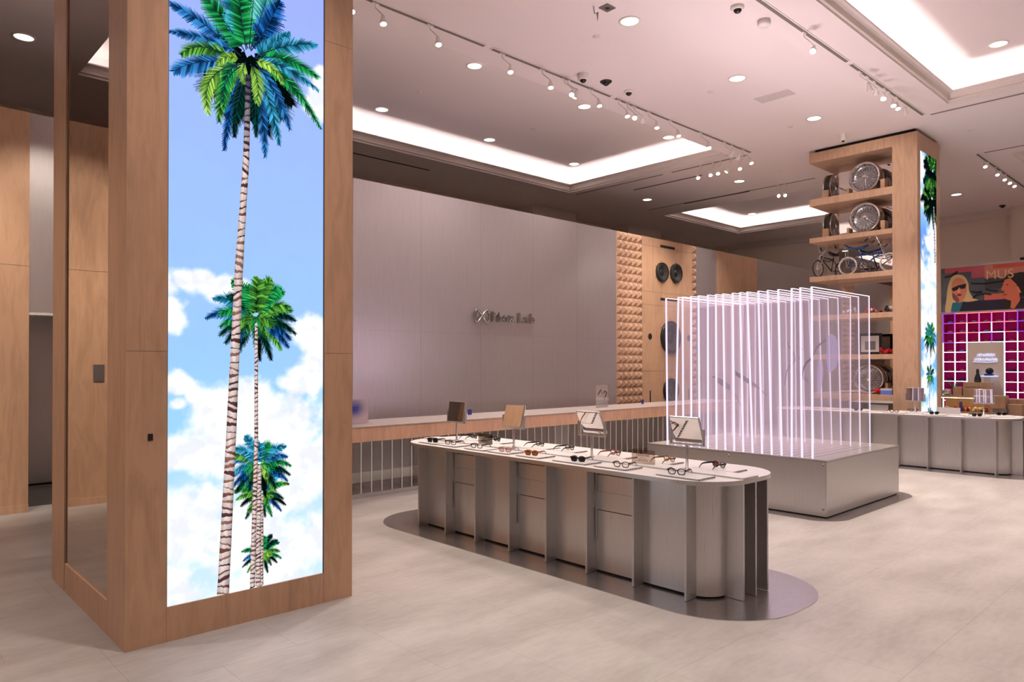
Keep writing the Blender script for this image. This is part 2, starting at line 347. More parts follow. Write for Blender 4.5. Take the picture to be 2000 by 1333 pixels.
# ================================================================== WALL LOGO
t = empty('logo_sign', 'raised metal lettering with a looped symbol on the grey wall', 'sign', (9.3, YP, 2.5))
pts = []
for i in range(64):                              # looped ribbon symbol
    a = 2 * math.pi * i / 64
    x = .175 * math.sin(a); z = .118 * math.sin(2 * a) * (1.0) ; 
    pts.append((8.655 + x * 1.0, YP - .03 - .012 * math.cos(a), 2.645 + z * .98))
def loop_sym():
    P = []
    for i in range(72):
        a = 2 * math.pi * i / 72; d = 1 + math.cos(a) ** 2 * .35
        P.append((8.655 + .178 * math.sin(a), YP - .035, 2.64 + .125 * math.sin(2 * a) / (1 + .15 * abs(math.cos(a))) - .02 * abs(math.sin(a))))
    return P
MB().tube(loop_sym(), .026, 8, 'letter_metal', closed=True).build('symbol', t)
x = 8.885
for ch, wd in (('M', .225), ('e', .15), ('t', .105), ('a', .21), ('L', .145), ('a', .165), ('b', .16)):
    MB().text(ch, .268, (x, YP - .022, 2.545), (1, 0, 0), (0, 0, 1), .014, 'letter_metal', .007).build('letter', t); x += wd

# ================================================================== SCREENS
def fbm(x, y, z=0): return noise.fractal(Vector((x, y, z)), .8, 2.1, 5)
def smooth(a, b_, v): v = max(0, min(1, (v - a) / (b_ - a))); return v * v * (3 - 2 * v)
def grad(stops, z):
    for (z0, c0), (z1, c1) in zip(stops, stops[1:]):
        if z <= z1:
            f = max(0, (z - z0) / (z1 - z0)); return tuple(c0[i] + (c1[i] - c0[i]) * f for i in range(3))
    return stops[-1][1]
def sky_grid(k, T, w_, z0, z1, stops, clouds, step, seed, amp=.55, wisps=0):
    nx, nz = int(w_ / step), int((z1 - z0) / step); vs_ = []; cs = []; white = (250, 253, 255)
    for j in range(nz + 1):
        z = z0 + (z1 - z0) * j / nz; base = grad(stops, z)
        for i in range(nx + 1):
            x = w_ * i / nx; d = 0; n_ = fbm(x * 4.2 + seed, z * 4.2)
            for cx, cz, r in clouds:
                q = math.hypot((x - cx) / 1.35, z - cz) / r
                if q < 1.9: d = max(d, 1.05 - q * .95 + n_ * amp)
            a = smooth(-.12, .55, d)
            if wisps: a = max(a, wisps * smooth(.0, .7, fbm(x * 2 + seed, z * 5.5, 3) + .15) * smooth(1.3, .5, z))
            sh = 1 - .06 * smooth(0, .6, fbm(x * 7, z * 7, seed) + .1)
            c = tuple(base[q] + (white[q] * (sh if q < 2 else 1) - base[q]) * a for q in range(3))
            vs_.append(T(x, z, 0)); cs.append(lin(c))
    W = nx + 1
    k.add(vs_, [(j * W + i, j * W + i + 1, (j + 1) * W + i + 1, (j + 1) * W + i) for j in range(nz) for i in range(nx)], 'screen_pixels', cols=cs)
PAL = dict(b=((4, 34, 84), (60, 150, 225)), B=((2, 22, 52), (30, 112, 205)), t=((4, 70, 92), (80, 190, 235)), c=((40, 170, 150), (170, 245, 240)),
           g=((10, 60, 24), (120, 200, 70)), G=((4, 62, 34), (44, 190, 96)), D=((2, 12, 10), (6, 74, 60)), y=((60, 130, 30), (206, 244, 110)), k=((3, 8, 8), (5, 18, 18)))
def frond(k, T, a, b_, c, wd, pal, dep, n=26, clip=None, rnd=random):
    c0, c1 = PAL[pal]
    def B(t): return (a[0] * (1 - t) ** 2 + 2 * b_[0] * t * (1 - t) + c[0] * t * t, a[1] * (1 - t) ** 2 + 2 * b_[1] * t * (1 - t) + c[1] * t * t)
    L = math.hypot(c[0] - a[0], c[1] - a[1]) + 1e-4
    vs_ = []; fs = []; cs = []
    for i in range(n):
        t = .10 + .9 * i / (n - 1); p = B(t); q = B(min(1, t + .02)); r_ = B(max(0, t - .02)); tx, tz = q[0] - r_[0], q[1] - r_[1]
        h = math.hypot(tx, tz) + 1e-6; tx /= h; tz /= h; prof = (math.sin(math.pi * min(1, t * .80 + .16)) ** .55) * wd * 1.55
        bw = L / n * .80
        for sd in (-1, 1):
            ang = .62 + .35 * t; dx = tx * math.sin(ang) * .9 - tz * sd * math.cos(ang * .8); dz = tz * math.sin(ang) * .9 + tx * sd * math.cos(ang * .8) - .38
            hh = math.hypot(dx, dz); ll = prof * rnd.uniform(.75, 1.15); dx *= ll / hh; dz *= ll / hh
            col = rnd.random() ** 1.3 if rnd.random() > .38 else 0; s_ = rnd.uniform(.8, 1.1) if col else .5; cc = tuple(min(255, (c0[q_] + (c1[q_] - c0[q_]) * col) * s_) for q_ in range(3)); c2 = tuple(min(255, c0[q_] + (c1[q_] - c0[q_]) * min(1, col + .45)) for q_ in range(3))
            P = [(p[0] - tx * bw, p[1] - tz * bw), (p[0] + tx * bw, p[1] + tz * bw), (p[0] + dx + tx * bw * .5, p[1] + dz + tz * bw * .5), (p[0] + dx, p[1] + dz)]
            if clip: P = [(min(max(x, clip[0]), clip[1]), min(max(z, clip[2]), clip[3])) for x, z in P]
            m_ = len(vs_); vs_ += [T(x, z, dep) for x, z in P]; fs.append((m_, m_ + 1, m_ + 2, m_ + 3)); cs += [lin(cc), lin(cc), lin(c2), lin(c2)]
    k.add(vs_, fs, 'screen_pixels', cols=cs)
    vs_ = []; cs = []
    for i in range(9 if wd > .04 and not pal == 'k' and n > 30 else 0):
        p = B(i / 8); q = B(min(1, i / 8 + .05)); tx, tz = q[0] - p[0] + 1e-6, q[1] - p[1]; h = math.hypot(tx, tz) + 1e-6; o_ = .0035 * (1.2 - i / 8)
        for sd in (-1, 1):
            x, z = p[0] - tz / h * sd * o_, p[1] + tx / h * sd * o_
            if clip: x, z = min(max(x, clip[0]), clip[1]), min(max(z, clip[2]), clip[3])
            vs_.append(T(x, z, dep + .0001)); cs.append(lin((30, 50, 70)))
    if vs_: k.add(vs_, [(2 * i, 2 * i + 1, 2 * i + 3, 2 * i + 2) for i in range(8)], 'screen_pixels', cols=cs)
def trunk(k, T, pts, wids, dep, ring, rnd=random, tone=((224, 206, 202), (122, 76, 66)), dark_top=False, zlim=.219):
    # pts from top to bottom
    segs = []; 
    for (p, q, w0, w1) in zip(pts, pts[1:], wids, wids[1:]):
        n = max(1, int(abs(p[1] - q[1]) / ring))
        for i in range(n): f = i / n; segs.append((p[0] + (q[0] - p[0]) * f, p[1] + (q[1] - p[1]) * f, w0 + (w1 - w0) * f))
    segs.append((*pts[-1], wids[-1])); vs_ = []; fs = []; cs = []
    N = len(segs) - 1; cl_ = 7; edge = [rnd.uniform(-.15, .15) * ring for _ in range(cl_)]
    for i in range(N):
        x0, z0, w0 = segs[i]; x1, z1, w1 = segs[i + 1]; fr_ = rnd.uniform(.45, .85); tl = rnd.uniform(-.75, .75) * ring; tone = ((224, 206, 202), rnd.choice(((122, 76, 66), (150, 104, 92), (92, 56, 56)))); nx_ = [rnd.uniform(-.09, .09) * ring + tl * (j / (cl_ - 1) - .5) for j in range(cl_)]
        dk = max(0, 1 - i / (N * .16)) if dark_top else 0
        mid = [(edge[j] * (1 - fr_) + nx_[j] * fr_) + rnd.uniform(-.06, .06) * ring for j in range(cl_)]
        for (fa, fb, ea, eb, ca) in ((0, fr_, edge, mid, tone[0]), (fr_, 1, mid, nx_, tone[1])):
            m_ = len(vs_)
            for j in range(cl_):
                sx = j / (cl_ - 1) - .5; sh = (.88, .98, 1.04, 1.03, .96, .84, .66)[j] * rnd.uniform(.9, 1.06); xa = x0 + (x1 - x0) * fa; xb = x0 + (x1 - x0) * fb
                c_ = tuple(min(255, v * sh * (1 - .72 * dk)) + dk * q_ for v, q_ in zip(ca, (0, 8, 26)))
                vs_ += [T(xa + sx * w0, max(z0 + (z1 - z0) * fa + ea[j], zlim), dep), T(xb + sx * w1, max(z0 + (z1 - z0) * fb + eb[j], zlim), dep)]; cs += [lin(c_), lin(tuple(v * .93 for v in c_))]
            fs += [(m_ + 2 * j, m_ + 2 * j + 1, m_ + 2 * j + 3, m_ + 2 * j + 2) for j in range(cl_ - 1)]
        edge = nx_
    k.add(vs_, fs, 'screen_pixels', cols=cs)
def crown(k, T, cx, cz, r, dep, seed, n=26, clip=None, dark=False):
    rnd = random.Random(seed); fr = []; n = int(n * (1 if dark else .82))
    for i in range(n):
        a = R(-80 + 340 * (i + rnd.uniform(-.4, .4)) / n); up = math.sin(a)
        L = r * rnd.uniform(.85, 1.22) * (1.0 if up > 0 else .92)
        ex, ez = cx + L * math.cos(a), cz + L * up * (.95 if up > 0 else .85) - .12 * r
        mx_, mz = cx + L * .55 * math.cos(a), cz + L * .6 * up + .22 * r
        low = up < -.2
        pal = rnd.choice('BDGDgk' if low else ('GbtgGD' if up < .4 else 'GtGgtD')) if not dark else rnd.choice('kkDkg')
        fr.append((up, (cx + .08 * r * math.cos(a), cz), (mx_, mz), (ex, ez), pal))
    fr.sort(key=lambda q: q[0])
    for i, (up, a, b_, c, pal) in enumerate(fr): frond(k, T, a, b_, c, r * (.19 if dark else .135), pal, dep + i * .00004, 22, clip, rnd)
    for i in range(5):
        a = R(200 + 35 * i); frond(k, T, (cx, cz), (cx + .3 * r * math.cos(a), cz + .1 * r), (cx + .45 * r * math.cos(a), cz + .5 * r * math.sin(a)), r * .15, rnd.choice('ggGy') if not dark else 'k', dep + .002, 12, clip, rnd)

# ------------------------------------------------------------------ near column with the palm screen
CX0, CX1, CY0, CY1 = 1.262, 2.82, 4.78, 6.84
col = empty('display_column', 'wood clad column with a tall palm tree screen and a side mirror', 'column', ((CX0 + CX1) / 2, (CY0 + CY1) / 2, 0))
SX0, SX1, SZ0, SZ1 = 1.50, 2.586, .218, 5.9
k = MB()
k.box(CX0, SX0, CY0, CY0 + .03, 0, ZC - .07, 'maple_veneer').box(SX1, CX1, CY0, CY0 + .03, 0, ZC - .07, 'maple_veneer')
k.box(SX0, SX1, CY0, CY0 + .03, 0, SZ0, 'maple_veneer').box(SX0, SX1, CY0, CY0 + .03, SZ1, ZC - .07, 'maple_veneer')
for xa, xb in ((CX0, SX0), (SX1, CX1)):
    for z in (1.828,): k.box(xa, xb, CY0 - .0008, CY0, z - .0015, z + .0015, 'grey_line')
    k.box(xa, xb, CY0 - .0008, CY0, 4.13, 4.133, 'grey_line')
for x in (SX0, SX1): k.box(x - .001, x + .001, CY0 - .0008, CY0, 0, SZ0, 'grey_line')
k.build('front_frame', col)
MB().box(CX0, CX0 + .03, CY0 + .03, 5.19, 0, ZC - .07, 'maple_veneer').box(CX0, CX0 + .03, 6.405, CY1, 0, ZC - .07, 'maple_veneer').box(CX0, CX0 + .03, 5.19, 6.385, 0, .215, 'maple_veneer').box(CX0, CX0 + .03, 5.19, 6.385, 5.9, ZC - .07, 'maple_veneer').box(CX0 + .012, CX0 + .03, 6.385, 6.405, 0, ZC - .07, 'dark_gap').build('side_frame', col)
MB().box(CX0 + .012, CX0 + .03, 5.19, 6.385, .215, 5.9, 'mirror_bronze').build('mirror', col)
MB().box(CX1 - .03, CX1, CY0 + .03, CY1, 0, ZC - .07, 'maple_veneer').box(CX0 + .03, CX1 - .03, CY1 - .03, CY1, 0, ZC - .07, 'maple_veneer').box(CX0 + .05, CX1 - .05, CY0 + .05, CY1 - .05, ZC - .1, ZC - .002, 'dark_gap').build('rear_cladding', col)
MB().box(1.387, 1.417, CY0 - .003, CY0 + .001, 1.272, 1.315, 'dark_gap').build('cable_port', col)
T = lambda x, z, d: (SX0 + x, CY0 + .012 - d, z)
k = MB(); random.seed(11)
clouds = [((1.508, 2.238), .09), ((1.601, 2.277), .079), ((1.729, 2.294), .075), ((1.862, 2.264), .09), ((1.93, 2.22), .06), ((1.53, 2.13), .07), ((1.539, 2.045), .075), ((2.451, 1.975), .115), ((2.573, 1.922), .118), ((1.572, 1.606), .075), ((1.667, 1.538), .06), ((1.57, 1.50), .05), ((2.412, 1.643), .126), ((2.52, 1.72), .11), ((2.296, 1.627), .075), ((1.831, 1.483), .144), ((2.074, 1.438), .19), ((1.668, 1.192), .144), ((2.297, 1.248), .288), ((2.534, 1.046), .252), ((1.899, 1.275), .27), ((2.222, .896), .26), ((1.543, .846), .14), ((1.669, .73), .21), ((1.936, .553), .288), ((2.455, .501), .18), ((2.56, 3.77), .095), ((2.54, 3.62), .085), ((2.58, 3.9), .05), ((1.545, .328), .144), ((2.15, .27), .216)]
sky_grid(k, T, SX1 - SX0, SZ0, SZ1, [(.2, (205, 232, 255)), (.8, (186, 224, 255)), (1.3, (150, 208, 255)), (1.9, (148, 196, 252)), (2.7, (150, 188, 252)), (3.5, (150, 180, 250)), (4.4, (150, 168, 248)), (5.9, (150, 165, 245))], [(a[0] - SX0, a[1], r_ * 1.12) for a, r_ in clouds], .0105, 4.3, wisps=.55)
rc = (0, SX1 - SX0, SZ0, SZ1)
crown(k, T, 2.127 - SX0, .44, .135, .0022, 6, 20, rc); crown(k, T, 2.119 - SX0, .85, .175, .0026, 9, 22, rc)
trunk(k, T, [(.622, .47), (.622, .222)], [.018, .02], .0045, .02)
crown(k, T, 2.10 - SX0, 1.05, .215, .0050, 5, 26, rc)
trunk(k, T, [(.619, .85), (.617, .222)], [.022, .03], .0075, .022); trunk(k, T, [(.602, 1.05), (.598, .6), (.594, .222)], [.028, .034, .038], .0078, .026)
crown(k, T, 2.07 - SX0, 2.06, .285, .0080, 21, 30, rc)
trunk(k, T, [(.575, 2.03), (.577, 1.24), (.553, .222)], [.022, .028, .036], .0108, .030)
fr = [((1.99, 3.88), (1.86, 3.86), (1.70, 3.74), .10, 'k'), ((2.03, 3.88), (2.2, 3.86), (2.36, 3.72), .09, 'k'), ((1.99, 3.8), (1.90, 3.6), (1.85, 3.42), .10, 'D'), ((2.04, 3.8), (2.2, 3.65), (2.27, 3.5), .10, 'D'), ((1.99, 3.88), (1.82, 3.70), (1.74, 3.55), .11, 'k'), ((2.05, 3.8), (2.13, 3.6), (2.15, 3.35), .10, 'k'), ((1.998, 3.9), (1.93, 3.72), (1.83, 3.58), .10, 'k'), ((1.998, 3.9), (1.80, 3.78), (1.72, 3.66), .09, 'k'), ((2.02, 3.9), (2.10, 3.66), (2.18, 3.45), .10, 'k'), ((2.0, 3.9), (1.96, 3.6), (1.93, 3.4), .09, 'k'), ((2.03, 3.9), (2.22, 3.74), (2.33, 3.6), .09, 'k'), ((2.02, 3.9), (2.03, 3.6), (2.03, 3.42), .09, 'k'),
 ((1.961, 3.832), (1.724, 3.994), (1.514, 4.036), .0455, 'b'), ((1.943, 3.838), (1.708, 3.902), (1.515, 3.857), .0385, 'b'), ((1.909, 3.807), (1.675, 3.862), (1.58, 3.733), .05, 'g'), ((1.933, 3.786), (1.644, 3.719), (1.534, 3.612), .0595, 'b'), ((1.989, 3.872), (1.857, 4.038), (1.717, 4.166), .07, 'G'), ((2.01, 3.896), (1.925, 4.129), (1.856, 4.277), .063, 't'), ((2.021, 3.899), (2.038, 4.167), (2.066, 4.389), .077, 'G'), ((2.028, 3.894), (2.103, 4.154), (2.176, 4.375), .063, 'c'), ((2.031, 3.885), (2.14, 4.059), (2.24, 4.294), .07, 'B'), ((2.0, 3.885), (1.96, 4.08), (1.94, 4.35), .06, 'G'), ((2.046, 3.854), (2.214, 4.029), (2.309, 4.092), .035, 't'), ((2.053, 3.845), (2.29, 4.035), (2.515, 4.074), .0455, 't'), ((2.067, 3.843), (2.29, 3.962), (2.528, 3.846), .056, 'G'), ((2.067, 3.825), (2.252, 3.896), (2.528, 3.752), .0455, 't'), ((2.067, 3.807), (2.329, 3.828), (2.549, 3.483), .0455, 'G'), ((2.067, 3.807), (2.215, 3.688), (2.314, 3.423), .049, 'b'), ((2.057, 3.787), (2.178, 3.607), (2.235, 3.297), .049, 't'), ((2.039, 3.747), (2.123, 3.522), (2.135, 3.194), .049, 'b'), ((2.032, 3.745), (2.068, 3.544), (2.069, 3.315), .042, 'D'), ((1.989, 3.733), (1.892, 3.534), (1.853, 3.183), .0455, 'B'), ((1.996, 3.717), (1.927, 3.508), (1.921, 3.283), .0455, 'D'), ((1.961, 3.76), (1.824, 3.653), (1.818, 3.362), .055, 'g'), ((1.944, 3.772), (1.676, 3.645), (1.748, 3.396), .0525, 'y'), ((1.968, 3.779), (1.824, 3.721), (1.848, 3.454), .0525, 'G'), ((1.996, 3.797), (1.961, 3.76), (1.996, 3.665), .0455, 'y'), ((2.025, 3.795), (2.104, 3.729), (2.075, 3.545), .049, 'y'), ((2.049, 3.82), (2.196, 3.862), (2.26, 3.725), .0315, 'y'), ((1.961, 3.801), (1.857, 3.833), (1.807, 3.733), .0315, 'y')]
for i, (a, b_, c, wd, p) in enumerate(fr): frond(k, T, (a[0] - SX0, a[1]), (b_[0] - SX0, b_[1]), (c[0] - SX0, c[1]), wd, p, .0109 + i * .00003, 34, rc)
trunk(k, T, [(.514, 3.72), (.501, 3.143), (.454, 2.409), (.403, 1.241), (.353, .222)], [.038, .043, .056, .068, .080], .0122, .046, dark_top=True)
k.build('video_screen', col)
MB().box(SX1 - .004, SX1, CY0 + .0, CY0 + .012, SZ0, SZ1, 'black').box(SX0, SX0 + .003, CY0, CY0 + .012, SZ0, SZ1, 'black').build('screen_bezel', col)

# ------------------------------------------------------------------ far column with shelves
FX0, FX1, FY0, FY1 = 14.8, 16.12, 4.635, 6.70
fc = empty('shelf_column', 'far wooden column with open shelves of wheels and a side screen', 'column', ((FX0 + FX1) / 2, (FY0 + FY1) / 2, 0))
FS0, FS1, FZ0, FZ1 = FX0 + .165, FX0 + 1.115, .55, 5.82
k = MB().box(FX0, FX0 + .03, FY0, 5.078, 0, 6.15, 'maple_shelf').box(FX0 + .03, FS0, FY0, FY0 + .03, 0, 6.15, 'maple_shelf').box(FS1, FX1, FY0, FY0 + .03, 0, 6.15, 'maple_shelf')
k.box(FS0, FS1, FY0, FY0 + .03, 0, FZ0, 'maple_shelf').box(FS0, FS1, FY0, FY0 + .03, FZ1, 6.15, 'maple_shelf').box(FX1 - .03, FX1, FY0 + .03, 5.078, 0, 6.15, 'maple_shelf')
k.box(FX0 + .03, FX1 - .03, 5.04, 5.078, 0, 6.15, 'maple_shelf'); k.build('pillar_casing', fc)
MB().box(FX0 + .06, FX1 - .06, FY0 + .06, FY1 - .1, 6.15, ZC - .002, 'dark_gap').build('shadow_gap', fc)
MB().box(FX0, FX1, 5.078, FY1, 5.945, 6.15, 'maple_shelf').build('top_beam', fc)
SH = [(5.04, 5.185), (4.275, 4.372), (3.46, 3.562), (2.65, 2.755), (1.84, 1.937), (1.03, 1.148), (.22, .34)]
for z0, z1 in SH: MB().box(FX0, FX1, 5.078, FY1, z0, z1, 'maple_shelf').build('shelf', fc, bevel=.003)
for z0, z1 in zip([.34, 1.148, 1.937, 2.755, 3.562, 4.372, 5.185], [1.03, 1.84, 2.65, 3.46, 4.275, 5.04, 5.945]):
    b_ = MB().box(15.41, 15.51, 5.078, 6.33, z0, z1, 'maple_shelf').build('spine_board', fc)
    MB().box(15.395, 15.41, 5.078, 6.335, z0, z1, 'mirror_glass').build('mirror', b_)
MB().box(FX0 + .05, FX1 - .05, 5.078, FY1 - .05, 0, .22, 'maple_shelf').build('plinth', fc)
T2 = lambda x, z, d: (FS0 + x, FY0 + .012 - d, z)
k = MB(); fw = FS1 - FS0
sky_grid(k, T2, fw, FZ0, FZ1, [(.5, (150, 215, 250)), (1.2, (120, 200, 250)), (2.1, (95, 170, 248)), (3.2, (170, 220, 255)), (4.2, (80, 145, 248)), (4.8, (170, 215, 255)), (5.9, (130, 180, 252))],
         [(.3, .8, .3), (.7, 1.0, .25), (.2, 1.3, .3), (.75, 1.6, .12), (.35, 1.75, .28), (.6, 2.0, .25), (.25, 2.5, .4), (.75, 2.6, .35), (.5, 3.1, .42), (.15, 3.5, .4), (.8, 3.6, .4), (.5, 4.1, .22), (.78, 4.2, .35), (.85, 4.6, .3), (.5, 5.0, .4), (.1, 4.95, .25), (.2, 5.5, .4), (.7, 5.4, .4)], .022, 9.1, .5, .4)
rc = (0, fw, FZ0, FZ1)
crown(k, T2, .50, .70, .20, .002, 3, 14, rc); trunk(k, T2, [(.50, 1.45), (.5, .56)], [.03, .03], .0035, .05)
crown(k, T2, .53, 1.50, .24, .004, 4, 18, rc); trunk(k, T2, [(.53, 2.1), (.53, 1.5)], [.02, .03], .0055, .05)
crown(k, T2, .55, 2.25, .34, .006, 8, 24, rc); crown(k, T2, .68, 4.95, .55, .0085, 12, 30, rc, True); crown(k, T2, .72, 5.5, .5, .0095, 13, 30, rc, True)
trunk(k, T2, [(.78, 4.85), (.84, 3.75)], [.05, .07], .0113, .06); k.build('video_screen', fc)

# ================================================================== CEILING FITTINGS
def area(name, parent, loc, size, energy, colr, spread=150, rot=(0, 0, 0), shape='DISK', sy=None, sx=None):
    l = bpy.data.lights.new(name, 'AREA'); l.shape = shape; l.size = size; l.energy = energy; l.color = colr; l.spread = R(spread)
    if sy: l.size_y = sy
    if sx: l.size = sx
    o = bpy.data.objects.new(name, l); sc.collection.objects.link(o); o.parent = parent; o.location = loc; o.rotation_euler = rot; return o
def downlight(x, y, z, label):
    t = empty('downlight', label, 'ceiling light', (x, y, z), 'round recessed downlights', True)
    MB().lathe([(.145, .002), (.145, -.012), (.118, -.012), (.112, .0)], (0, 0, 0), 'z', 28, 'track_white').build('trim_ring', t)
    MB().disc((0, 0, -.004), .114, 'z', 28, 'lamp_lens').build('lens', t)
    area('downlight_beam', t, (0, 0, -.016), .2, DOWN_W * (.35 if y > 10.2 else 1), WARM, 84)
seen = [(7.67, 11.91, ZI, 'round downlight in the long lit ceiling tray, far row, nearest the palm screen'), (7.67, 9.11, ZI, 'round downlight in the long lit ceiling tray, near row, nearest the palm screen'),
        (10.45, 11.90, ZI, 'round downlight in the long lit ceiling tray, middle of far row'), (10.43, 9.11, ZI, 'round downlight in the long lit ceiling tray, middle of near row'),
        (13.25, 11.91, ZI, 'round downlight by the inner corner of the long lit tray, above its far corner'), (13.20, 9.09, ZI, 'round downlight at the right end of the long lit tray, under the track'),
        (13.07, 2.94, ZI, 'round downlight inside the big lit ceiling tray at upper right'), (21.96, 11.86, ZI, 'small round downlight inside the farthest lit ceiling tray'),
        (1.80, 11.69, ZC, 'round downlight on the dark ceiling left of the column'), (7.483, 5.752, ZC, 'largest round downlight on the open ceiling, beside the exposed fitting'),
        (10.218, 5.763, ZC, 'round downlight on the open ceiling beside the grey vent'), (12.903, 5.749, ZC, 'round downlight on the open ceiling between vent and shelf column'),
        (16.022, 8.987, ZC, 'small round downlight on the ceiling between the two lit trays, near one'), (15.991, 11.711, ZC, 'small round downlight on the dark ceiling between the two lit trays, far one'),
        (21.464, 5.783, ZC, 'round downlight on the ceiling right of the shelf column')]
for q in seen: downlight(*q)
for x, y, z in [(4.75, 5.76, ZC), (2.0, 3.4, ZC), (-.8, 5.76, ZC), (7.6, 2.9, ZI), (10.3, 2.9, ZI), (7.6, .1, ZI), (10.3, .1, ZI), (12.9, .1, ZI), (2, .3, ZC), (-.8, .3, ZC), (4.85, .1, ZI), (16, 2.9, ZC), (16, .1, ZC), (19, 5.76, ZC), (-3.6, 5.76, ZC), (-3.6, 1.5, ZC), (2, -2.5, ZC), (7.5, -2.5, ZC), (21, .2, ZI)]:
    downlight(x, y, z, 'round recessed downlight in the ceiling out of the picture')
# recessed tracks
def track(pts, label):
    t = empty('light_track', label, 'light track', (*pts[0][:2], ZC), 'lighting tracks in the ceiling')
    for (x0, y0), (x1, y1) in pts[1]:
        h = .022
        MB().box(min(x0, x1) - h, max(x0, x1) + h, min(y0, y1) - h, max(y0, y1) + h, ZC - .016, ZC - .004, 'grey_line').box(min(x0, x1) - h * 1.9, max(x0, x1) + h * 1.9, min(y0, y1) - h * 1.9, max(y0, y1) + h * 1.9, ZC - .010, ZC - .0005, 'track_white').build('rail', t)
track(((10, 7.59), [((2, 7.59), (6.54, 7.59)), ((6.74, 7.59), (9.32, 7.59)), ((9.5, 7.59), (13.95, 7.59)), ((14.1, 7.75), (14.1, 9.6)), ((14.1, 9.9), (14.1, 12.6))]), 'long white light track beside the long lit ceiling tray')
track(((12, 4.33), [((3, 4.33), (10.79, 4.33)), ((10.99, 4.33), (14.1, 4.33)), ((14.2, 4.2), (14.2, -1))]), 'white light track running beside the big lit tray at upper right')
track(((19, 4.36), [((17.62, 4.36), (24, 4.36)), ((17.6, 4.2), (17.6, -1))]), 'white light track right of the shelf column')
track(((17.05, 8.4), [((17.05, 7.6), (17.05, 9.34)), ((17.05, 9.34), (17.05, 12.4))]), 'white light track in front of the farthest lit ceiling tray')
MB_ = MB().box(14.83, 14.87, 9.3, 11.3, ZC - .008, ZC - .001, 'dark_gap'); tag(MB_.build('slot_vent', base=(14.85, 10.3, ZC)), 'thin dark slot vent on the ceiling between the two lit trays', 'vent')
tag(MB().box(17.12, 17.17, 9.34, 11.3, ZC - .008, ZC - .001, 'dark_gap').build('slot_vent', base=(17.14, 10.3, ZC)), 'thin dark slot vent beside the farthest lit ceiling tray', 'vent')
tag(MB().box(7.9, 9.9, 13.35, 13.39, ZC - .008, ZC - .001, 'dark_gap').build('slot_vent', base=(8.9, 13.37, ZC)), 'thin dark slot vent on the dark ceiling above the lettered wall', 'vent')
# track heads
def head(x, y, aim, track_xy, label, group):
    t = empty('track_spotlight', label, 'spotlight', (track_xy[0], track_xy[1], ZC - .016), group, True)
    p = Vector((x - track_xy[0], y - track_xy[1], -.26)); d = (Vector(aim) - Vector((x, y, ZC - .27))).normalized()
    MB().box(-.05, .05, -.012, .012, -.015, 0, 'track_white').build('adapter', t)
    MB().tube([(0, 0, -.012), (0, 0, -.06), (p.x * .6, p.y * .6, -.15), p - d * .07], .007, 6, 'track_white').build('stem', t)
    k = MB().lathe([(.001, 0), (.018, 0), (.026, .05), (.045, .12), (.045, .135), (.038, .135)], (0, 0, 0), 'z', 16, 'track_white'); q = d.to_track_quat('Z', 'Y')
    h = k.build('lamp_head', t, loc=p - d * .06); h.rotation_euler = q.to_euler()
    ls = MB().disc((0, 0, .131), .040, 'z', 16, 'spot_lens').build('lens', h); ls.location = (0, 0, 0)
    l = bpy.data.lights.new('spot_beam', 'SPOT'); l.energy = TRACK_W * (2.4 if x < 3 and y > 7 else 1); l.color = (1, .85, .72); l.spot_size = R(46); l.spot_blend = .6; l.shadow_soft_size = .035
    o = bpy.data.objects.new('spot_beam', l); sc.collection.objects.link(o); o.parent = t; o.location = p + d * .09; o.rotation_euler = (-d).to_track_quat('Z', 'Y').to_euler()
hx = [4.357, 4.792, 5.628, 6.908, 7.729, 8.214, 8.30, 8.845, 9.567, 9.794, 9.992, 10.411, 11.065, 12.08, 12.945, 13.22, 13.684]
aims = [(3.6, 5.4, 0), (4.2, 5.6, 0), (5.0, 5.6, .9), (5.6, 5.6, 0), (6.8, 5.8, 0), (5.0, 5.6, .9), (6.8, 9.2, 0), (8.2, 5.6, 0), (8.6, 5.4, 0), (5.0, 4.6, .9), (13.2, 10.1, 3.4), (9.2, 6.0, 0), (10.2, 5.6, 0), (11.2, 5.6, 0), (14.2, 10.1, 3.0), (14.5, 10.1, 2.6), (12.2, 4.8, 0)]
for i, (x, a) in enumerate(zip(hx, aims)): head(x, 7.42, a, (x, 7.59), 'white spotlight, %s from the left on the track beside the long lit tray' % ORD[i], 'spotlights on the long track')
for i, y in enumerate((8.842, 8.53, 8.347, 8.086, 7.825)): head(13.95, y, (10.5, y - 3.5 + (6.5 if i == 3 else 0), 0), (14.1, y), 'white spotlight, %s from the left on the short crosswise track' % ORD[i], 'spotlights on the short crosswise track')
for i, y in enumerate((8.499, 8.326)): head(17.0, y, (15.0, 6.0, 4.5 - i), (17.05, y), 'small white spotlight in front of the farthest lit tray, %s of the pair' % ('left', 'right')[i], 'pair of far spotlights')
for i, x in enumerate((9.42, 11.309, 11.596, 11.877, 12.312, 12.489, 12.841)): head(x, 4.2, [(5.0, 3.2, .9), (13.6, 4.0, .9), (14.9, 5.6, 5), (9.0, 2.8, 0), (9.3, 3.0, 0), (10.5, 2.6, 0), (14.8, 5.0, 1.5)][i], (x, 4.33), 'white spotlight, %s from the left on the track by the big lit tray' % ORD[i], 'spotlights by the big lit tray')
for i, x in enumerate((17.535, 18.483, 19.094, 19.548, 19.971)): head(x, 4.2, (x - 3.2, 2.2, 0), (x, 4.36), 'white spotlight, %s from the left on the track right of the shelf column' % ORD[i], 'spotlights right of the shelf column')
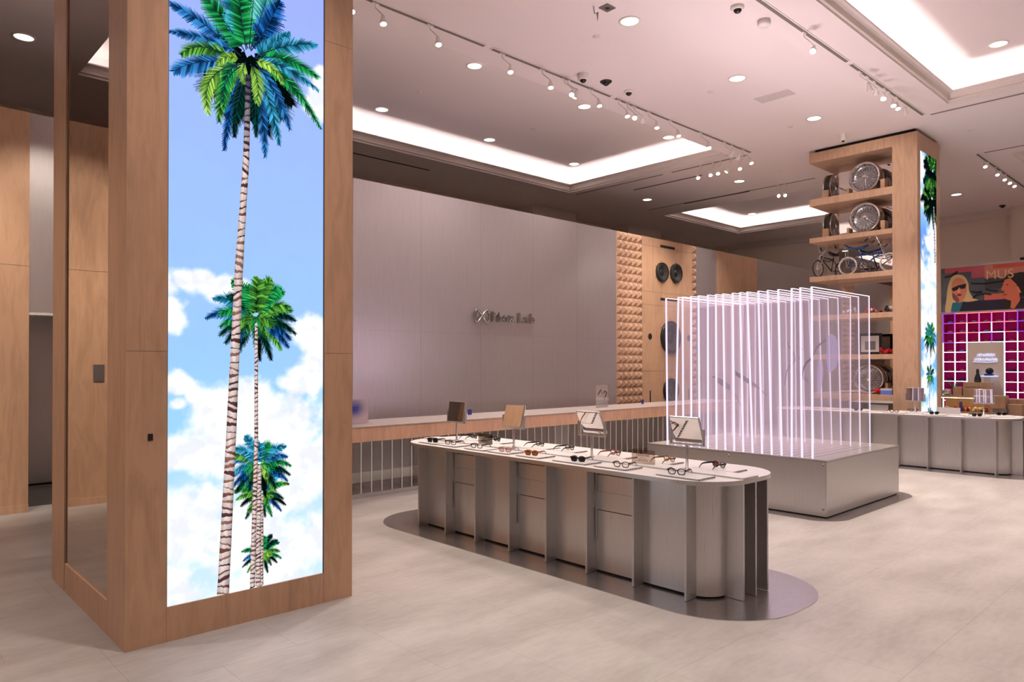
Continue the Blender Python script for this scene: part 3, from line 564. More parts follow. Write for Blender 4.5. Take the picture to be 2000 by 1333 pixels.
for x, a in ((-3.5, (-2.5, 10, 2.6)), (-1.6, (-.8, 10, 2.8)), (.2, (.4, 10, 2.6)), (2.2, (1.6, 10, 2.6)), (-.8, (-.6, 10, 1.0))): head(x, 7.42, a, (x, 7.59), 'white track spotlight above the left wood wall, out of the picture', 'spotlights above the left wood wall')
# small fittings
k0 = MB().lathe([(.001, -.012), (.045, -.012), (.055, 0)], (0, 0, 0), 'z', 16, 'moulding_paint').build('sprinkler_cover', base=(0, 0, 0)); first = True
sp = [(7.503, 6.333, ZC, 'next to the largest downlight'), (10.4, 6.344, ZC, 'near the grey vent'), (13.018, 6.257, ZC, 'above the small white camera'), (15.73, 4.0, ZC, 'just right of the shelf column top'), (15.83, 7.832, ZC, 'in front of the farthest lit tray'), (24.19, 6.294, ZC, 'near the far wall'), (7.68, 10.69, ZI, 'inside the long lit tray, left one'), (10.60, 10.69, ZI, 'inside the long lit tray, middle one'), (13.27, 10.66, ZI, 'inside the long lit tray, right one')]
for x, y, z, l_ in sp:
    o = k0 if first else k0.copy()
    if not first: sc.collection.objects.link(o)
    o.location = (x, y, z); tag(o, 'small round ceiling sprinkler cover ' + l_, 'sprinkler', 'sprinkler covers'); first = False
def camera_dome(x, y, label, r=.07, mt='track_white', drop=.03):
    t = empty('security_camera', label, 'camera', (x, y, ZC), None, True)
    MB().lathe([(r, 0), (r, -drop), (r * .8, -drop - .02), (r * .55, -drop - .02)], (0, 0, 0), 'z', 20, mt).build('housing', t)
    MB().ball((-.01, -.01, -drop - .012), r * .62, 8, 'black').build('lens_dome', t)
camera_dome(8.33, 7.3, 'white round camera by the long track, left of the black dome', .085, drop=.08)
camera_dome(8.82, 7.25, 'black half dome camera on the ceiling between two white ones', .095, 'black', .005)
camera_dome(9.40, 7.25, 'low white camera with dark lens right of the black dome', .085, drop=.02)
camera_dome(8.161, 4.6, 'white round camera at the top edge above the smoke detector', .085, drop=.03)
camera_dome(14.2, 5.766, 'small white cylinder camera beside the top of the shelf column', .055, drop=.12)
camera_dome(23.9, 5.3, 'small dark dome camera by the far wall', .08, 'black', .02)
t = empty('smoke_detector', 'white round smoke detector drum on the ceiling', 'detector', (8.746, 4.551, ZC), None, True)
MB().lathe([(.075, 0), (.085, -.02), (.085, -.055), (.07, -.075), (.001, -.075)], (0, 0, 0), 'z', 24, 'track_white').build('body', t)
t = empty('ceiling_fitting', 'grey square plate with a hanging metal bracket on the ceiling', 'fitting', (6.891, 5.775, ZC), None, True)
MB().box(.02, .18, -.12, .02, -.012, 0, 'grey_metal').build('plate', t); MB().disc((.1, -.05, -.014), .03, 'z', 12, 'black').build('lens', t); MB().tube([(-.05, .05, 0), (-.04, .04, -.09), (-.03, -.0, -.10)], .006, 6, 'grey_metal').tube([(-.03, .0, -.09), (-.03, .0, -.19)], [.014, .004], 6, 'grey_metal').build('bracket', t)
t = empty('air_vent', 'flush grey rectangular vent grille on the pink ceiling', 'vent', (11.36, 5.73, ZC), None, True)
k = MB().box(-.15, .15, -.3, .3, -.006, 0, 'moulding_paint').build('frame', t); k = MB()
for i in range(14): k.box(-.135, .135, -.29 + i * .042, -.262 + i * .042, -.008, -.006, 'vent_grey')
k.build('louvre', t)

# ================================================================== DISPLAY TABLES
def make_table(label, gx=0, gy=0, drawers=True):
    t = empty('display_table', label, 'display table', (5.03 + gx, 4.69 + gy, 0), 'rounded metal display tables')
    def bb(k, *a, **kw):
        k.v = [(x + gx, y + gy, z) for x, y, z in k.v]; return k.build(*a, **kw)
    bb(MB().prism(rrect(4.28, 5.76, 2.32, 7.06, .64), .0005, .005, 'floor_plate_metal'), 'floor_plate', t)
    bb(MB().prism(rrect(4.5, 5.56, 2.69, 6.69, .40, 16), .860, .893, 'brushed_aluminium', 'top_white', True), 'tabletop', t)
    bb(MB().box(4.86, 5.065, 2.71, 6.67, .893, .906, 'top_white').box(4.86, 5.065, 2.69, 2.71, .893, .906, 'brushed_aluminium'), 'raised_strip', t, bevel=.002)
    body = rrect(4.65, 5.41, 2.83, 6.55, .19, 10)
    bb(MB().prism(body, .022, .860, 'brushed_aluminium', None, True), 'cabinet_body', t)
    bb(MB().prism([(5.03 + (x - 5.03) * .97, 4.69 + (y - 4.69) * .99) for x, y in body], .005, .022, 'dark_gap'), 'kick_recess', t)
    ys = [2.982, 3.459, 3.941, 4.411, 4.888, 5.376, 5.848, 6.311]
    for y in ys:
        bb(MB().box(4.53, 4.66, y - .010, y + .010, .008, .860, 'brushed_aluminium'), 'fin', t, bevel=.0015)
        bb(MB().box(5.40, 5.53, y - .010, y + .010, .008, .860, 'brushed_aluminium'), 'fin', t, bevel=.0015)
    for x in (4.85, 5.03, 5.21):
        bb(MB().box(x - .010, x + .010, 2.69, 2.86, .008, .860, 'brushed_aluminium'), 'fin', t, bevel=.0015)
        bb(MB().box(x - .010, x + .010, 6.52, 6.69, .008, .860, 'brushed_aluminium'), 'fin', t, bevel=.0015)
    for y0, y1 in ((3.459, 3.941), (4.411, 4.888), (5.376, 5.848)) if drawers else ():
        for z0, z1 in ((.683, .822), (.265, .523)):
            k = MB().box(4.643, 4.652, y0 + .012, y1 - .030, z0, z1, 'brushed_aluminium').box(4.6485, 4.6495, y0 + .010, y1 - .022, z0 - .002, z1 + .005, 'dark_gap')
            bb(k, 'drawer', t)
        bb(MB().box(4.6488, 4.6498, y0 + .01, y1 - .03, .5235, .526, 'dark_gap').box(4.6488, 4.6498, y0 + .01, y1 - .03, .680, .683, 'dark_gap'), 'seam', t)
    return t
make_table('long rounded metal display table in the foreground with fins and drawers')
make_table('rounded metal display table at right, in front of the shelf column', 8.61, .04, False)
# trays
def make_tray(L, label, group):
    t = empty('display_tray', label, 'tray', (0, 0, 0), group, True)
    k = MB().box(-.11, .11, -L / 2 + .012, L / 2, 0.004, .013, 'top_white').box(-.085, .085, -L / 2 + .03, L / 2 - .05, 0, .004, 'top_white')
    k.build('tray_plate', t, bevel=.002)
    k = MB()
    for i in range(8): k.box(-.108 + i * .0275, -.092 + i * .0275, -L / 2 - .002, -L / 2 + .012, .002, .013, 'brushed_aluminium')
    k.box(-.108, .108, -L / 2 + .004, -L / 2 + .0125, .003, .011, 'black_matte'); k.build('comb_edge', t); return t
# glasses: front faces -Y, temples run back along +Y
def rim(cx, w_, h, sq, n=22, s=1):
    P = []
    for i in range(n):
        a = 2 * math.pi * i / n; ca, sa = math.cos(a), math.sin(a); e = sq
        x = math.copysign(abs(ca) ** e, ca) * w_ / 2; z = math.copysign(abs(sa) ** e, sa) * h / 2
        if z > 0: x *= 1.05
        P.append((cx + x, 0, z + h / 2 + .002))
    return P
def make_glasses(label, fm, lm, sq=.75, thick=.0034, h=.040, w_=.050, wide=False, group=None):
    t = empty('glasses', label, 'glasses', (0, 0, 0), group, True)
    k = MB()
    for cx in (-.034, .034): k.tube([(x, y + .25 * abs(x) ** 1 * .4, z) for x, y, z in rim(cx, w_, h, sq)], thick, 6, fm, closed=True)
    k.tube([(-.011, .0045, h * .72), (0, .002, h * .78), (.011, .0045, h * .72)], thick, 6, fm)
    for s_ in (-1, 1): k.obox((s_ * .064, .008, h * .80), (.006, 0, 0), (0, .006, 0), (0, 0, .006), fm)
    k.build('front_frame', t)
    for cx in (-.034, .034):
        P = rim(cx, w_ * .97, h * .97, sq); MB().add([(x, y + .1 * abs(x), z) for x, y, z in P], [tuple(range(len(P)))], lm).build('lens', t)
    for s_ in (-1, 1):
        k = MB(); pth = [(s_ * .069, .008, h * .80), (s_ * .071, .05, h * .80), (s_ * .070, .095, h * .78), (s_ * .069, .118, h * .62), (s_ * .067, .145, h * .05)]
        vs_ = []; hs = [.0065, .0065, .005, .0045, .003]
        for (x, y, z), hh in zip(pth, hs): vs_ += [(x - .0018, y, z - hh), (x + .0018, y, z - hh), (x + .0018, y, z + hh), (x - .0018, y, z + hh)]
        k.add(vs_, [(i * 4 + j, i * 4 + (j + 1) % 4, i * 4 + 4 + (j + 1) % 4, i * 4 + 4 + j) for i in range(4) for j in range(4)] + [(3, 2, 1, 0), (16, 17, 18, 19)], fm)
        k.build('temple', t)
    return t
mat('tortoise_amber', (.28, .085, .015), .2); mat('tortoise_dark', (.055, .022, .014), .2); mat('tortoise_orange', (.20, .055, .02), .2); mat('rose_clear', (.45, .30, .27), .2); mat('gold_brown', (.16, .08, .04), .25)
ZT, ZR = .893, .913
near = [(6.22, 6.21, .31, 'black', 'smoke_lens', .62, .0052, 'thick black sunglasses at the far left end of the front row'), (5.89, 5.90, .31, 'black', 'clear_lens', .7, .0036, 'black clear lens glasses, second from the left in the front row'),
        (5.45, 5.48, .31, 'black', 'clear_lens', .8, .0036, 'black clear lens glasses just left of the pink pair'), (5.10, 5.06, .31, 'rose_clear', 'pink_lens', .65, .0036, 'pale pink translucent glasses in the front row'),
        (4.69, 4.70, .31, 'tortoise_amber', 'brown_lens', .9, .0055, 'amber tortoiseshell sunglasses with brown lenses in the front row'), (4.18, 4.13, .39, 'black', 'smoke_lens', .85, .0050, 'black round sunglasses in the middle of the front row'),
        (3.73, 3.66, .35, 'tortoise_dark', 'clear_lens', .85, .0036, 'dark brown clear lens glasses in front of the printed acrylic sign'), (3.08, 3.13, .39, 'black', 'clear_lens', .8, .0038, 'black clear lens glasses nearest the camera below the tilted mirror')]
far = [(6.17, 6.22, .31, 'black', 'smoke_lens', .8, .0048, 'black sunglasses at the back row left of the blank sign'), (5.78, 5.83, .31, 'black', 'smoke_lens', .8, .0048, 'black sunglasses in the back row right of the blank sign'),
       (5.10, 5.17, .31, 'black', 'clear_lens', .85, .0038, 'black clear lens glasses in the back row right of the second mirror'), (4.74, 4.76, .31, 'black', 'clear_lens', .7, .0038, 'black clear lens glasses in the back row left of the third mirror'),
       (4.17, 4.19, .37, 'tortoise_orange', 'clear_lens', .75, .0036, 'orange brown glasses in the back row right of the third mirror'), (3.67, 3.60, .35, 'gold_brown', 'amber_lens', .9, .0028, 'thin brown amber lensed glasses in the back row beside the printed sign'),
       (3.09, 3.12, .37, 'black', 'red_lens', .85, .0034, 'dark glasses with red lenses at the right end of the back row')]
for row, X, rz in ((near, 4.685, -74), (far, 5.19, 78)):
    for yt, yg, L, fm, lm, sq, th, lab in row:
        tr = make_tray(L, 'white tray under ' + lab, 'white display trays on the front table'); tr.location = (X, yt, ZT)
        g_ = make_glasses(lab, fm, lm, sq, th, group='glasses on the front table'); s_ = 1.08; g_.scale = (s_, s_, s_)
        g_.location = (X - (.045 if rz < 0 else -.045), yg, ZT + .013); g_.rotation_euler = (0, 0, R(rz))
g2 = [((13.30, 3.30), 'black', 'smoke_lens', 'dark sunglasses at the right end of the right table', 170, ), ((13.90, 3.10), 'black', 'smoke_lens', 'dark sunglasses on the far side of the right table, right of mirror', 170), ((13.32, 3.92), 'black', 'smoke_lens', 'dark sunglasses on the right table in front of its small white sign', 0),
      ((13.35, 4.55), 'tortoise_dark', 'clear_lens', 'brown clear glasses below the left mirror of the right table', 0), ((13.85, 4.40), 'blue_paint', 'clear_lens', 'blue clear glasses in front of the far side screen', 0), ((13.35, 5.15), 'black', 'smoke_lens', 'dark sunglasses on the right table seen through the acrylic edge', 0)]
for (x, y), fm, lm, lab, rz in g2:
    tr = make_tray(.33, 'white tray under ' + lab, 'white display trays on the right table'); tr.location = (x, y, ZT + .04 * 0)
    g_ = make_glasses(lab, fm, lm, .8, .0045, group='glasses on the right table'); g_.scale = (1.1,) * 3; g_.location = (x - .03, y, ZT + .013); g_.rotation_euler = (0, 0, R(-60))
# acrylic name signs
def name_sign(x, y, w_, h, label, txt=None, mt='sign_acrylic'):
    t = empty('name_sign', label, 'sign', (x, y, ZT + .013))
    MB().box(x - .004, x + .004, y - w_ / 2, y + w_ / 2, ZT + .013, ZT + .013 + h, mt).build('plate', t)
    k = MB()
    if txt is not None:
        z = ZT + .013 + h
        if txt: k.text(txt, h * .22, (x - .005, y, z - h * .48), (0, -1, 0), (0, 0, 1), .0003, 'black_matte', align='CENTER')
        for i, (f, ww) in enumerate(((.26, .10), (.60, .18), (.72, .26), (.80, .26))): k.box(x - .0052, x - .0045, y - w_ * ww * .8, y + w_ * ww * .8, z - h * f - .0012, z - h * f + .0012, 'black_matte')
        k.build('lettering', t)
    return t
name_sign(4.965, 3.68, .235, .115, 'translucent acrylic sign with dark printed lettering, left of the largest mirror', 'HEADLINER')
name_sign(4.965, 5.72, .22, .105, 'small translucent acrylic sign near the far end of the front table', '')
name_sign(13.56, 3.78, .34, .11, 'small white sign with one dark line on the right table', None, 'top_white')
name_sign(13.56, 4.88, .30, .11, 'small grey sign on the right table near the shelf column', None, 'brushed_aluminium')
# table mirrors
def table_mirror(x, y, tilt, label):
    t = empty('table_mirror', label, 'mirror', (x, y, ZT + .013), 'swivel table mirrors', True)
    MB().lathe([(.001, 0), (.022, 0), (.022, .006), (.0105, .010), (.0105, .20)], (0, 0, 0), 'z', 16, 'brushed_aluminium').build('post', t)
    MB().box(-.014, .014, -.152, .152, .190, .204, 'brushed_aluminium').box(-.014, .014, -.158, -.145, .190, .325, 'brushed_aluminium').box(-.014, .014, .145, .158, .190, .325, 'brushed_aluminium').build('yoke', t, bevel=.003)
    h = MB().box(-.011, .011, -.138, .138, -.115, .115, 'brushed_aluminium').build('mirror_head', t, bevel=.008, loc=(0, 0, .315)); h.rotation_euler = (0, R(tilt), 0)
    g_ = MB().box(-.0125, -.0108, -.130, .130, -.107, .107, 'mirror_glass').box(.0108, .0125, -.130, .130, -.107, .107, 'mirror_glass').build('mirror_glass', h); g_.location = (0, 0, 0)
    return t
table_mirror(4.965, 6.2, 8, 'farthest swivel mirror on the front table, near the counter card')
table_mirror(4.965, 5.28, 16, 'swivel mirror reflecting plain wood, second from the far end')
table_mirror(4.965, 4.25, -28, 'forward tilted swivel mirror reflecting white, third from the far end')
table_mirror(4.965, 3.25, -22, 'largest swivel mirror on the front table, before the glowing plates')
table_mirror(13.575, 4.30, 0, 'upright mirror on the right table in front of the shelf column')
table_mirror(13.575, 3.28, 0, 'upright mirror on the right table at its right end')

# ================================================================== GLOWING PLATE INSTALLATION
PX0, PX1, PY0, PY1, PZ = 8.12, 10.36, 3.486, 5.95, .657
t = empty('plinth', 'low square metal plinth carrying the glowing acrylic plates', 'plinth', ((PX0 + PX1) / 2, (PY0 + PY1) / 2, 0))
MB().prism(rrect(7.92, 10.56, 3.29, 6.15, .35), .0005, .004, 'floor_plate_metal').build('floor_plate', t)
YS = [3.668 + .1239 * i for i in range(17)]
MB().box(PX0 + .02, PX1 - .02, PY0 + .02, PY1 - .02, .004, .018, 'dark_gap').build('kick_recess', t)
MB().box(PX0, PX1, PY0, PY1, .018, PZ - .02, 'brushed_aluminium').build('side_panel', t, bevel=.002)
k = MB().box(PX0, PX1, PY0, PY1, PZ - .018, PZ, 'brushed_aluminium')
for y in YS: k.box(PX0 + .04, PX1 - .15, y + .034, y + .040, PZ, PZ + .0008, 'dark_gap')
k.build('top_plate', t)
for y, z in ((3.525, .60), (3.525, .1), (4.707, .60), (5.876, .60), (5.876, .1)): MB().lathe([(.015, 0), (.015, -.004), (.001, -.005)], (PX0, y, z), 'x', 14, 'grey_metal').build('screw', t)
MB().box(PX0 - .0006, PX0, PY0 + .014, PY0 + .0165, .018, PZ - .02, 'grey_line').build('seam', t)
tilt = [.005, .016, -.005, .037, .047, .043, .066, .040, .017, .028, .006, -.002, .012, .002, .007, -.052, .020]
def stroke(k, pts, w_, Y, mt):
    vs_ = []
    for i, p in enumerate(pts):
        a = Vector(pts[max(0, i - 1)]); c = Vector(pts[min(len(pts) - 1, i + 1)]); d = (c - a).normalized(); n_ = Vector((-d.y, d.x)) * w_ * (1 - .6 * abs(i / (len(pts) - 1) - .5))
        vs_ += [(p[0] + n_.x, Y, p[1] + n_.y), (p[0] - n_.x, Y, p[1] - n_.y)]
    k.add(vs_, [(2 * i, 2 * i + 1, 2 * i + 3, 2 * i + 2) for i in range(len(pts) - 1)], mt)
def shape(pts, Y): return MB().add([(x, Y, z) for x, z in pts], [tuple(range(len(pts)))], 'print_purple')
def spl(P, n=6):
    out = []
    for i in range(len(P)):
        p0, p1, p2, p3 = (Vector(P[(i + j - 1) % len(P)]) for j in range(4))
        for q in range(n):
            f = q / n; out.append(tuple(.5 * ((2 * p1) + (-p0 + p2) * f + (2 * p0 - 5 * p1 + 4 * p2 - p3) * f * f + (-p0 + 3 * p1 - 3 * p2 + p3) * f ** 3)))
    return out
for i, y in enumerate(YS):
    far_ = ' of the stack'
    p = empty('acrylic_plate', 'tall clear glowing acrylic plate, %s counted from the front of the stack' % ORD[i], 'acrylic plate', (9.0, y, PZ), 'glowing acrylic plates on the plinth', True)
    x0, x1, h, th = -.84, .87, 1.984, .0108
    sh = tilt[i] / h
    def S(k):                                         # sheets lean slightly sideways
        k.v = [(a, b_ + sh * c_, c_) for a, b_, c_ in k.v]; return k
    S(MB().box(x0 + .012, x1 - .016, -th * .35, th * .35, 0.0008, h - .012, 'lit_acrylic')).build('sheet', p)
    k = MB().box(x0, x0 + .012, -th, th, 0.0008, h, 'edge_glow'); S(k).build('lit_edge', p)
    S(MB().box(x0 + .012, x1, -th * .35, th * .35, h - .006, h, 'edge_glow_top')).build('lit_edge', p)
    S(MB().box(x1 - .016, x1, -th * .5, th * .5, 0.0008, h - .010, 'edge_glow_far')).build('lit_edge', p)
    area('added_uplight', p, (0, -.026, .0025), .012, UPLIGHT_W, (1, .83, .89), 165, (math.pi, 0, 0), 'RECTANGLE', .012, 1.6)  # uplight added beside each plate to brighten the ceiling and tint it pink
    Y = -.012
    def W(P): return [(a - 9.0, b_ - PZ) for a, b_ in P]
    def back(P, n_): return [(a + 0 * n_, b_) for a, b_ in P]
    def line(name, *st):
        k = MB()
        for P, w_ in st: stroke(k, W(P), w_, Y, 'print_grey')
        S(k).build(name, p)
    if i == 2: S(shape(W(spl([(9.15, 2.11), (9.33, 2.11), (9.44, 1.99), (9.45, 1.84), (9.38, 1.71), (9.21, 1.645), (9.13, 1.65), (9.09, 1.79), (9.10, 1.95)])), Y)).build('printed_lens', p)
    if i == 4:
        S(shape(W(spl([(9.50, 1.80), (9.61, 1.76), (9.62, 1.59), (9.53, 1.40), (9.44, 1.32), (9.43, 1.45), (9.44, 1.62)])), Y)).build('printed_lens', p)
        line('printed_frame', ([(8.97, 1.40), (8.98, 1.50), (9.0, 1.60), (9.05, 1.70), (9.145, 1.77), (9.265, 1.81), (9.357, 1.89), (9.45, 1.966), (9.575, 2.02), (9.735, 2.075)], .020))
    if i == 6: line('printed_frame', *[([(9.50 + .045 * q, 1.66 - .02 * q), (9.49 + .045 * q, 1.61 - .02 * q), (9.52 + .045 * q, 1.57 - .02 * q)], .008) for q in range(6)])
    if i == 7: line('printed_frame', ([(9.70, 1.80), (9.742, 1.86), (9.785, 1.93), (9.83, 1.965)], .014))
    if i == 8: line('printed_frame', ([(9.50, 1.45), (9.525, 1.54), (9.571, 1.65), (9.663, 1.72), (9.76, 1.75), (9.82, 1.80), (9.80, 1.88), (9.726, 1.95), (9.63, 1.99), (9.615, 2.06)], .020))
    if i == 11: line('printed_temple', ([(8.84, 1.62), (9.0, 1.57), (9.2, 1.50), (9.41, 1.43)], .036), ([(9.40, 1.43), (9.55, 1.37), (9.69, 1.29)], .010), ([(8.83, 1.66), (8.85, 1.60)], .012))
    if i == 12: line('printed_wire', ([(9.044, 1.331), (9.12, 1.27), (9.181, 1.184), (9.279, 1.10)], .006))
    if i == 14: line('printed_temple', ([(9.0, 1.53), (9.12, 1.485), (9.24, 1.44), (9.34, 1.40)], .048))
    if i == 15: line('printed_wire', ([(9.03, 1.555), (9.08, 1.57), (9.13, 1.55)], .014), ([(8.72, 1.58), (8.74, 1.53)], .008))

# ================================================================== LONG COUNTER BY THE PARTITION
t = empty('service_counter', 'long wood and glass counter standing before the grey lettered wall', 'counter', (9.5, 8.55, 0))
CXa, CXb = 2.95, 14.6
MB().box(CXa, CXb, 8.10, 9.05, .735, .925, 'counter_wood').box(CXa, CXb, 8.0995, 8.1005, .735, .925, 'counter_wood').build('fascia', t, bevel=.002)
k = MB()
for x in (5.45, 7.9, 10.35, 12.8): k.box(x - .001, x + .001, 8.0985, 8.10, .735, .925, 'grey_line')
k.build('seam', t)
MB().box(CXa, CXb, 8.09, 9.05, .926, .938, 'counter_top').build('countertop', t, bevel=.002)
MB().box(CXa, CXb, 8.15, 8.95, 0.001, .055, 'brushed_aluminium').box(CXa, CXb, 8.17, 8.95, .055, .0565, 'floor_plate_metal').build('base_rail', t)
emit('fin_edge_glow', (1, .86, .76), .32)  # glow put on the fin edges in place of light the counter blocks
x = 4.969 - .16 * 12
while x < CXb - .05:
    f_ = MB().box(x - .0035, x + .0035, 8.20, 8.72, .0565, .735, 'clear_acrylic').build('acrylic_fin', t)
    MB().box(x - .0045, x + .0045, 8.192, 8.20, .0565, .735, 'fin_edge_glow').build('edge_strip', f_)
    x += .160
MB().box(9.6, CXb, 8.75, 8.78, .0565, .735, 'rear_grey').box(6.2, 9.2, 8.75, 8.78, .0565, .735, 'rear_grey').build('rear_panel', t)
# things on the counter

t = empty('poster_stand', 'pale poster of a pair of glasses in an acrylic stand on the counter', 'sign', (10.34, 8.6, .938))
MB().box(10.17, 10.51, 8.600, 8.606, .938, 1.345, 'top_white').build('card', t)
k = MB().tube([(10.22, 8.596, 1.18), (10.29, 8.596, 1.26), (10.31, 8.596, 1.265)], .009, 5, 'black').tube([(10.31, 8.596, 1.25), (10.33, 8.596, 1.20), (10.38, 8.596, 1.20), (10.39, 8.596, 1.24)], .004, 5, 'black').tube([(10.39, 8.596, 1.24), (10.42, 8.596, 1.23), (10.41, 8.596, 1.19)], .004, 5, 'black').tube([(10.40, 8.596, 1.245), (10.47, 8.596, 1.22), (10.46, 8.596, 1.18), (10.42, 8.596, 1.13)], .008, 5, 'black').tube([(10.42, 8.596, 1.13), (10.39, 8.596, 1.07)], .004, 5, 'black')
k.build('printed_glasses', t)
MB().box(10.15, 10.53, 8.585, 8.59, .938, 1.36, 'clear_acrylic').box(10.15, 10.53, 8.56, 8.64, .9385, .944, 'clear_acrylic').build('acrylic_holder', t)
MB().box(10.28, 10.40, 8.596, 8.599, 1.315, 1.319, 'grey_metal').box(10.30, 10.38, 8.596, 8.599, 1.29, 1.293, 'grey_metal').box(10.24, 10.45, 8.596, 8.599, 1.0, 1.003, 'grey_metal').build('printed_line', t)
t = empty('poster_stand', 'blue and lilac gradient card in a stand, half hidden behind the column', 'sign', (5.1, 8.5, .938))
k = MB(); n = 12; vs_ = []; cs = []
for j in range(n + 1):
    for i in range(7):
        u, v_ = i / 6, j / n; d = math.exp(-((u - .35) ** 2 / .12 + (v_ - .62) ** 2 / .08)); c = tuple(a + (b_ - a) * min(1, d * 1.1) for a, b_ in zip((222, 205, 212), (60, 70, 170)))
        vs_.append((4.93 + .33 * u, 8.50, .945 + .325 * v_)); cs.append(lin(c))
k.add(vs_, [(j * 7 + i, j * 7 + i + 1, j * 7 + i + 8, j * 7 + i + 7) for j in range(n) for i in range(6)], 'painted', cols=cs).build('card', t)
MB().box(4.92, 5.27, 8.49, 8.495, .938, 1.28, 'clear_acrylic').box(4.92, 5.29, 8.44, 8.56, .9385, .946, 'clear_acrylic').build('acrylic_holder', t)
MB().box(4.95, 5.10, 8.4985, 8.4995, 1.21, 1.214, 'top_white').box(4.95, 5.08, 8.4985, 8.4995, 1.185, 1.189, 'top_white').build('printed_line', t)
mat('card_blue', (.03, .035, .22), .4)
for x, lab in ((7.23, 'small dark blue card standing on the counter behind the farthest mirror'), (11.72, 'small dark blue card standing on the counter right of the poster')):
    t = empty('price_card', lab, 'card', (x, 8.7, .938)); MB().box(x - .04, x + .04, 8.70, 8.706, .945, 1.03, 'card_blue').build('card', t); MB().box(x - .03, x + .03, 8.685, 8.72, .938, .946, 'clear_acrylic').build('foot', t)

# ================================================================== SHELF COLUMN CONTENTS
def wire_wheel(c, axis, r, dep, label):
    t = empty('wire_wheel', label, 'wheel', (c[0], c[1], c[2] - r), 'chrome wire wheels on the shelf column')
    f = 'x' if axis == 'x' else 'y'
    MB().lathe([(r * .90, -dep * .5), (r, -dep * .5), (r * .99, -dep * .42), (r * .86, -dep * .3), (r * .80, 0), (r * .86, dep * .3), (r * .99, dep * .42), (r, dep * .5), (r * .90, dep * .5)], c, f, 36, 'chrome').build('rim', t)
    if f == 'y': MB().lathe([(r * .90, -dep * .30), (r * .985, -dep * .28), (r * .985, dep * .28), (r * .90, dep * .30)], c, f, 30, 'rubber').build('tyre_band', t)
    MB().lathe([(r * .13, -dep * .48), (r * .13, -dep * .2), (r * .2, dep * .3)], c, f, 14, 'chrome').lathe([(.001, -dep * .5), (r * .13, -dep * .46)], c, f, 14, 'chrome').build('hub', t)
    k = MB()
    for i in range(44):
        a = 2 * math.pi * i / 44; a2 = a + (.28 if i % 2 else -.28); h0, h1 = (-dep * .42, dep * .05) if i % 2 else (-dep * .1, -dep * .25)
        def pt(rr_, an, hh):
            q = (rr_ * math.cos(an), rr_ * math.sin(an)); return (c[0] + hh, c[1] + q[0], c[2] + q[1]) if f == 'x' else (c[0] + q[0], c[1] + hh, c[2] + q[1])
        k.tube([pt(r * .13, a, h0), pt(r * .86, a2, h1)], .0035, 4, 'chrome', cap=False)
    k.build('spokes', t)
    MB().lathe([(r * .84, -dep * .05), (r * .6, dep * .18), (r * .2, dep * .05), (.001, dep * .1)], c, f, 30, 'dish_chrome').build('back_dish', t)
    return t
def chock(x0, x1, y0, y1, z, h, label):
    k = MB(); k.box(x0, x1, y0, y1, z, z + h, 'maple_shelf'); tag(k.build('wheel_stand', base=((x0 + x1) / 2, (y0 + y1) / 2, z)), label, 'wooden stand', 'wooden wheel stands')
for z, l_ in ((5.185, 'top'), (4.372, 'second')):
    wire_wheel((15.02, 5.64, z + .305), 'x', .30, .22, 'chrome wire wheel facing the camera on the %s shelf' % l_)
    chock(14.93, 15.12, 5.26, 5.34, z, .20, 'wooden block right of the wheel facing the camera, %s shelf' % l_); chock(14.93, 15.12, 5.945, 5.99, z, .14, 'wooden block left of the wheel facing the camera, %s shelf' % l_)
    wire_wheel((15.46, 6.50, z + .305), 'y', .30, .16, 'chrome wire wheel seen edge on at the left end of the %s shelf' % l_)
    chock(15.10, 15.17, 6.44, 6.56, z, .22, 'wooden block holding the edge on wheel, %s shelf' % l_)
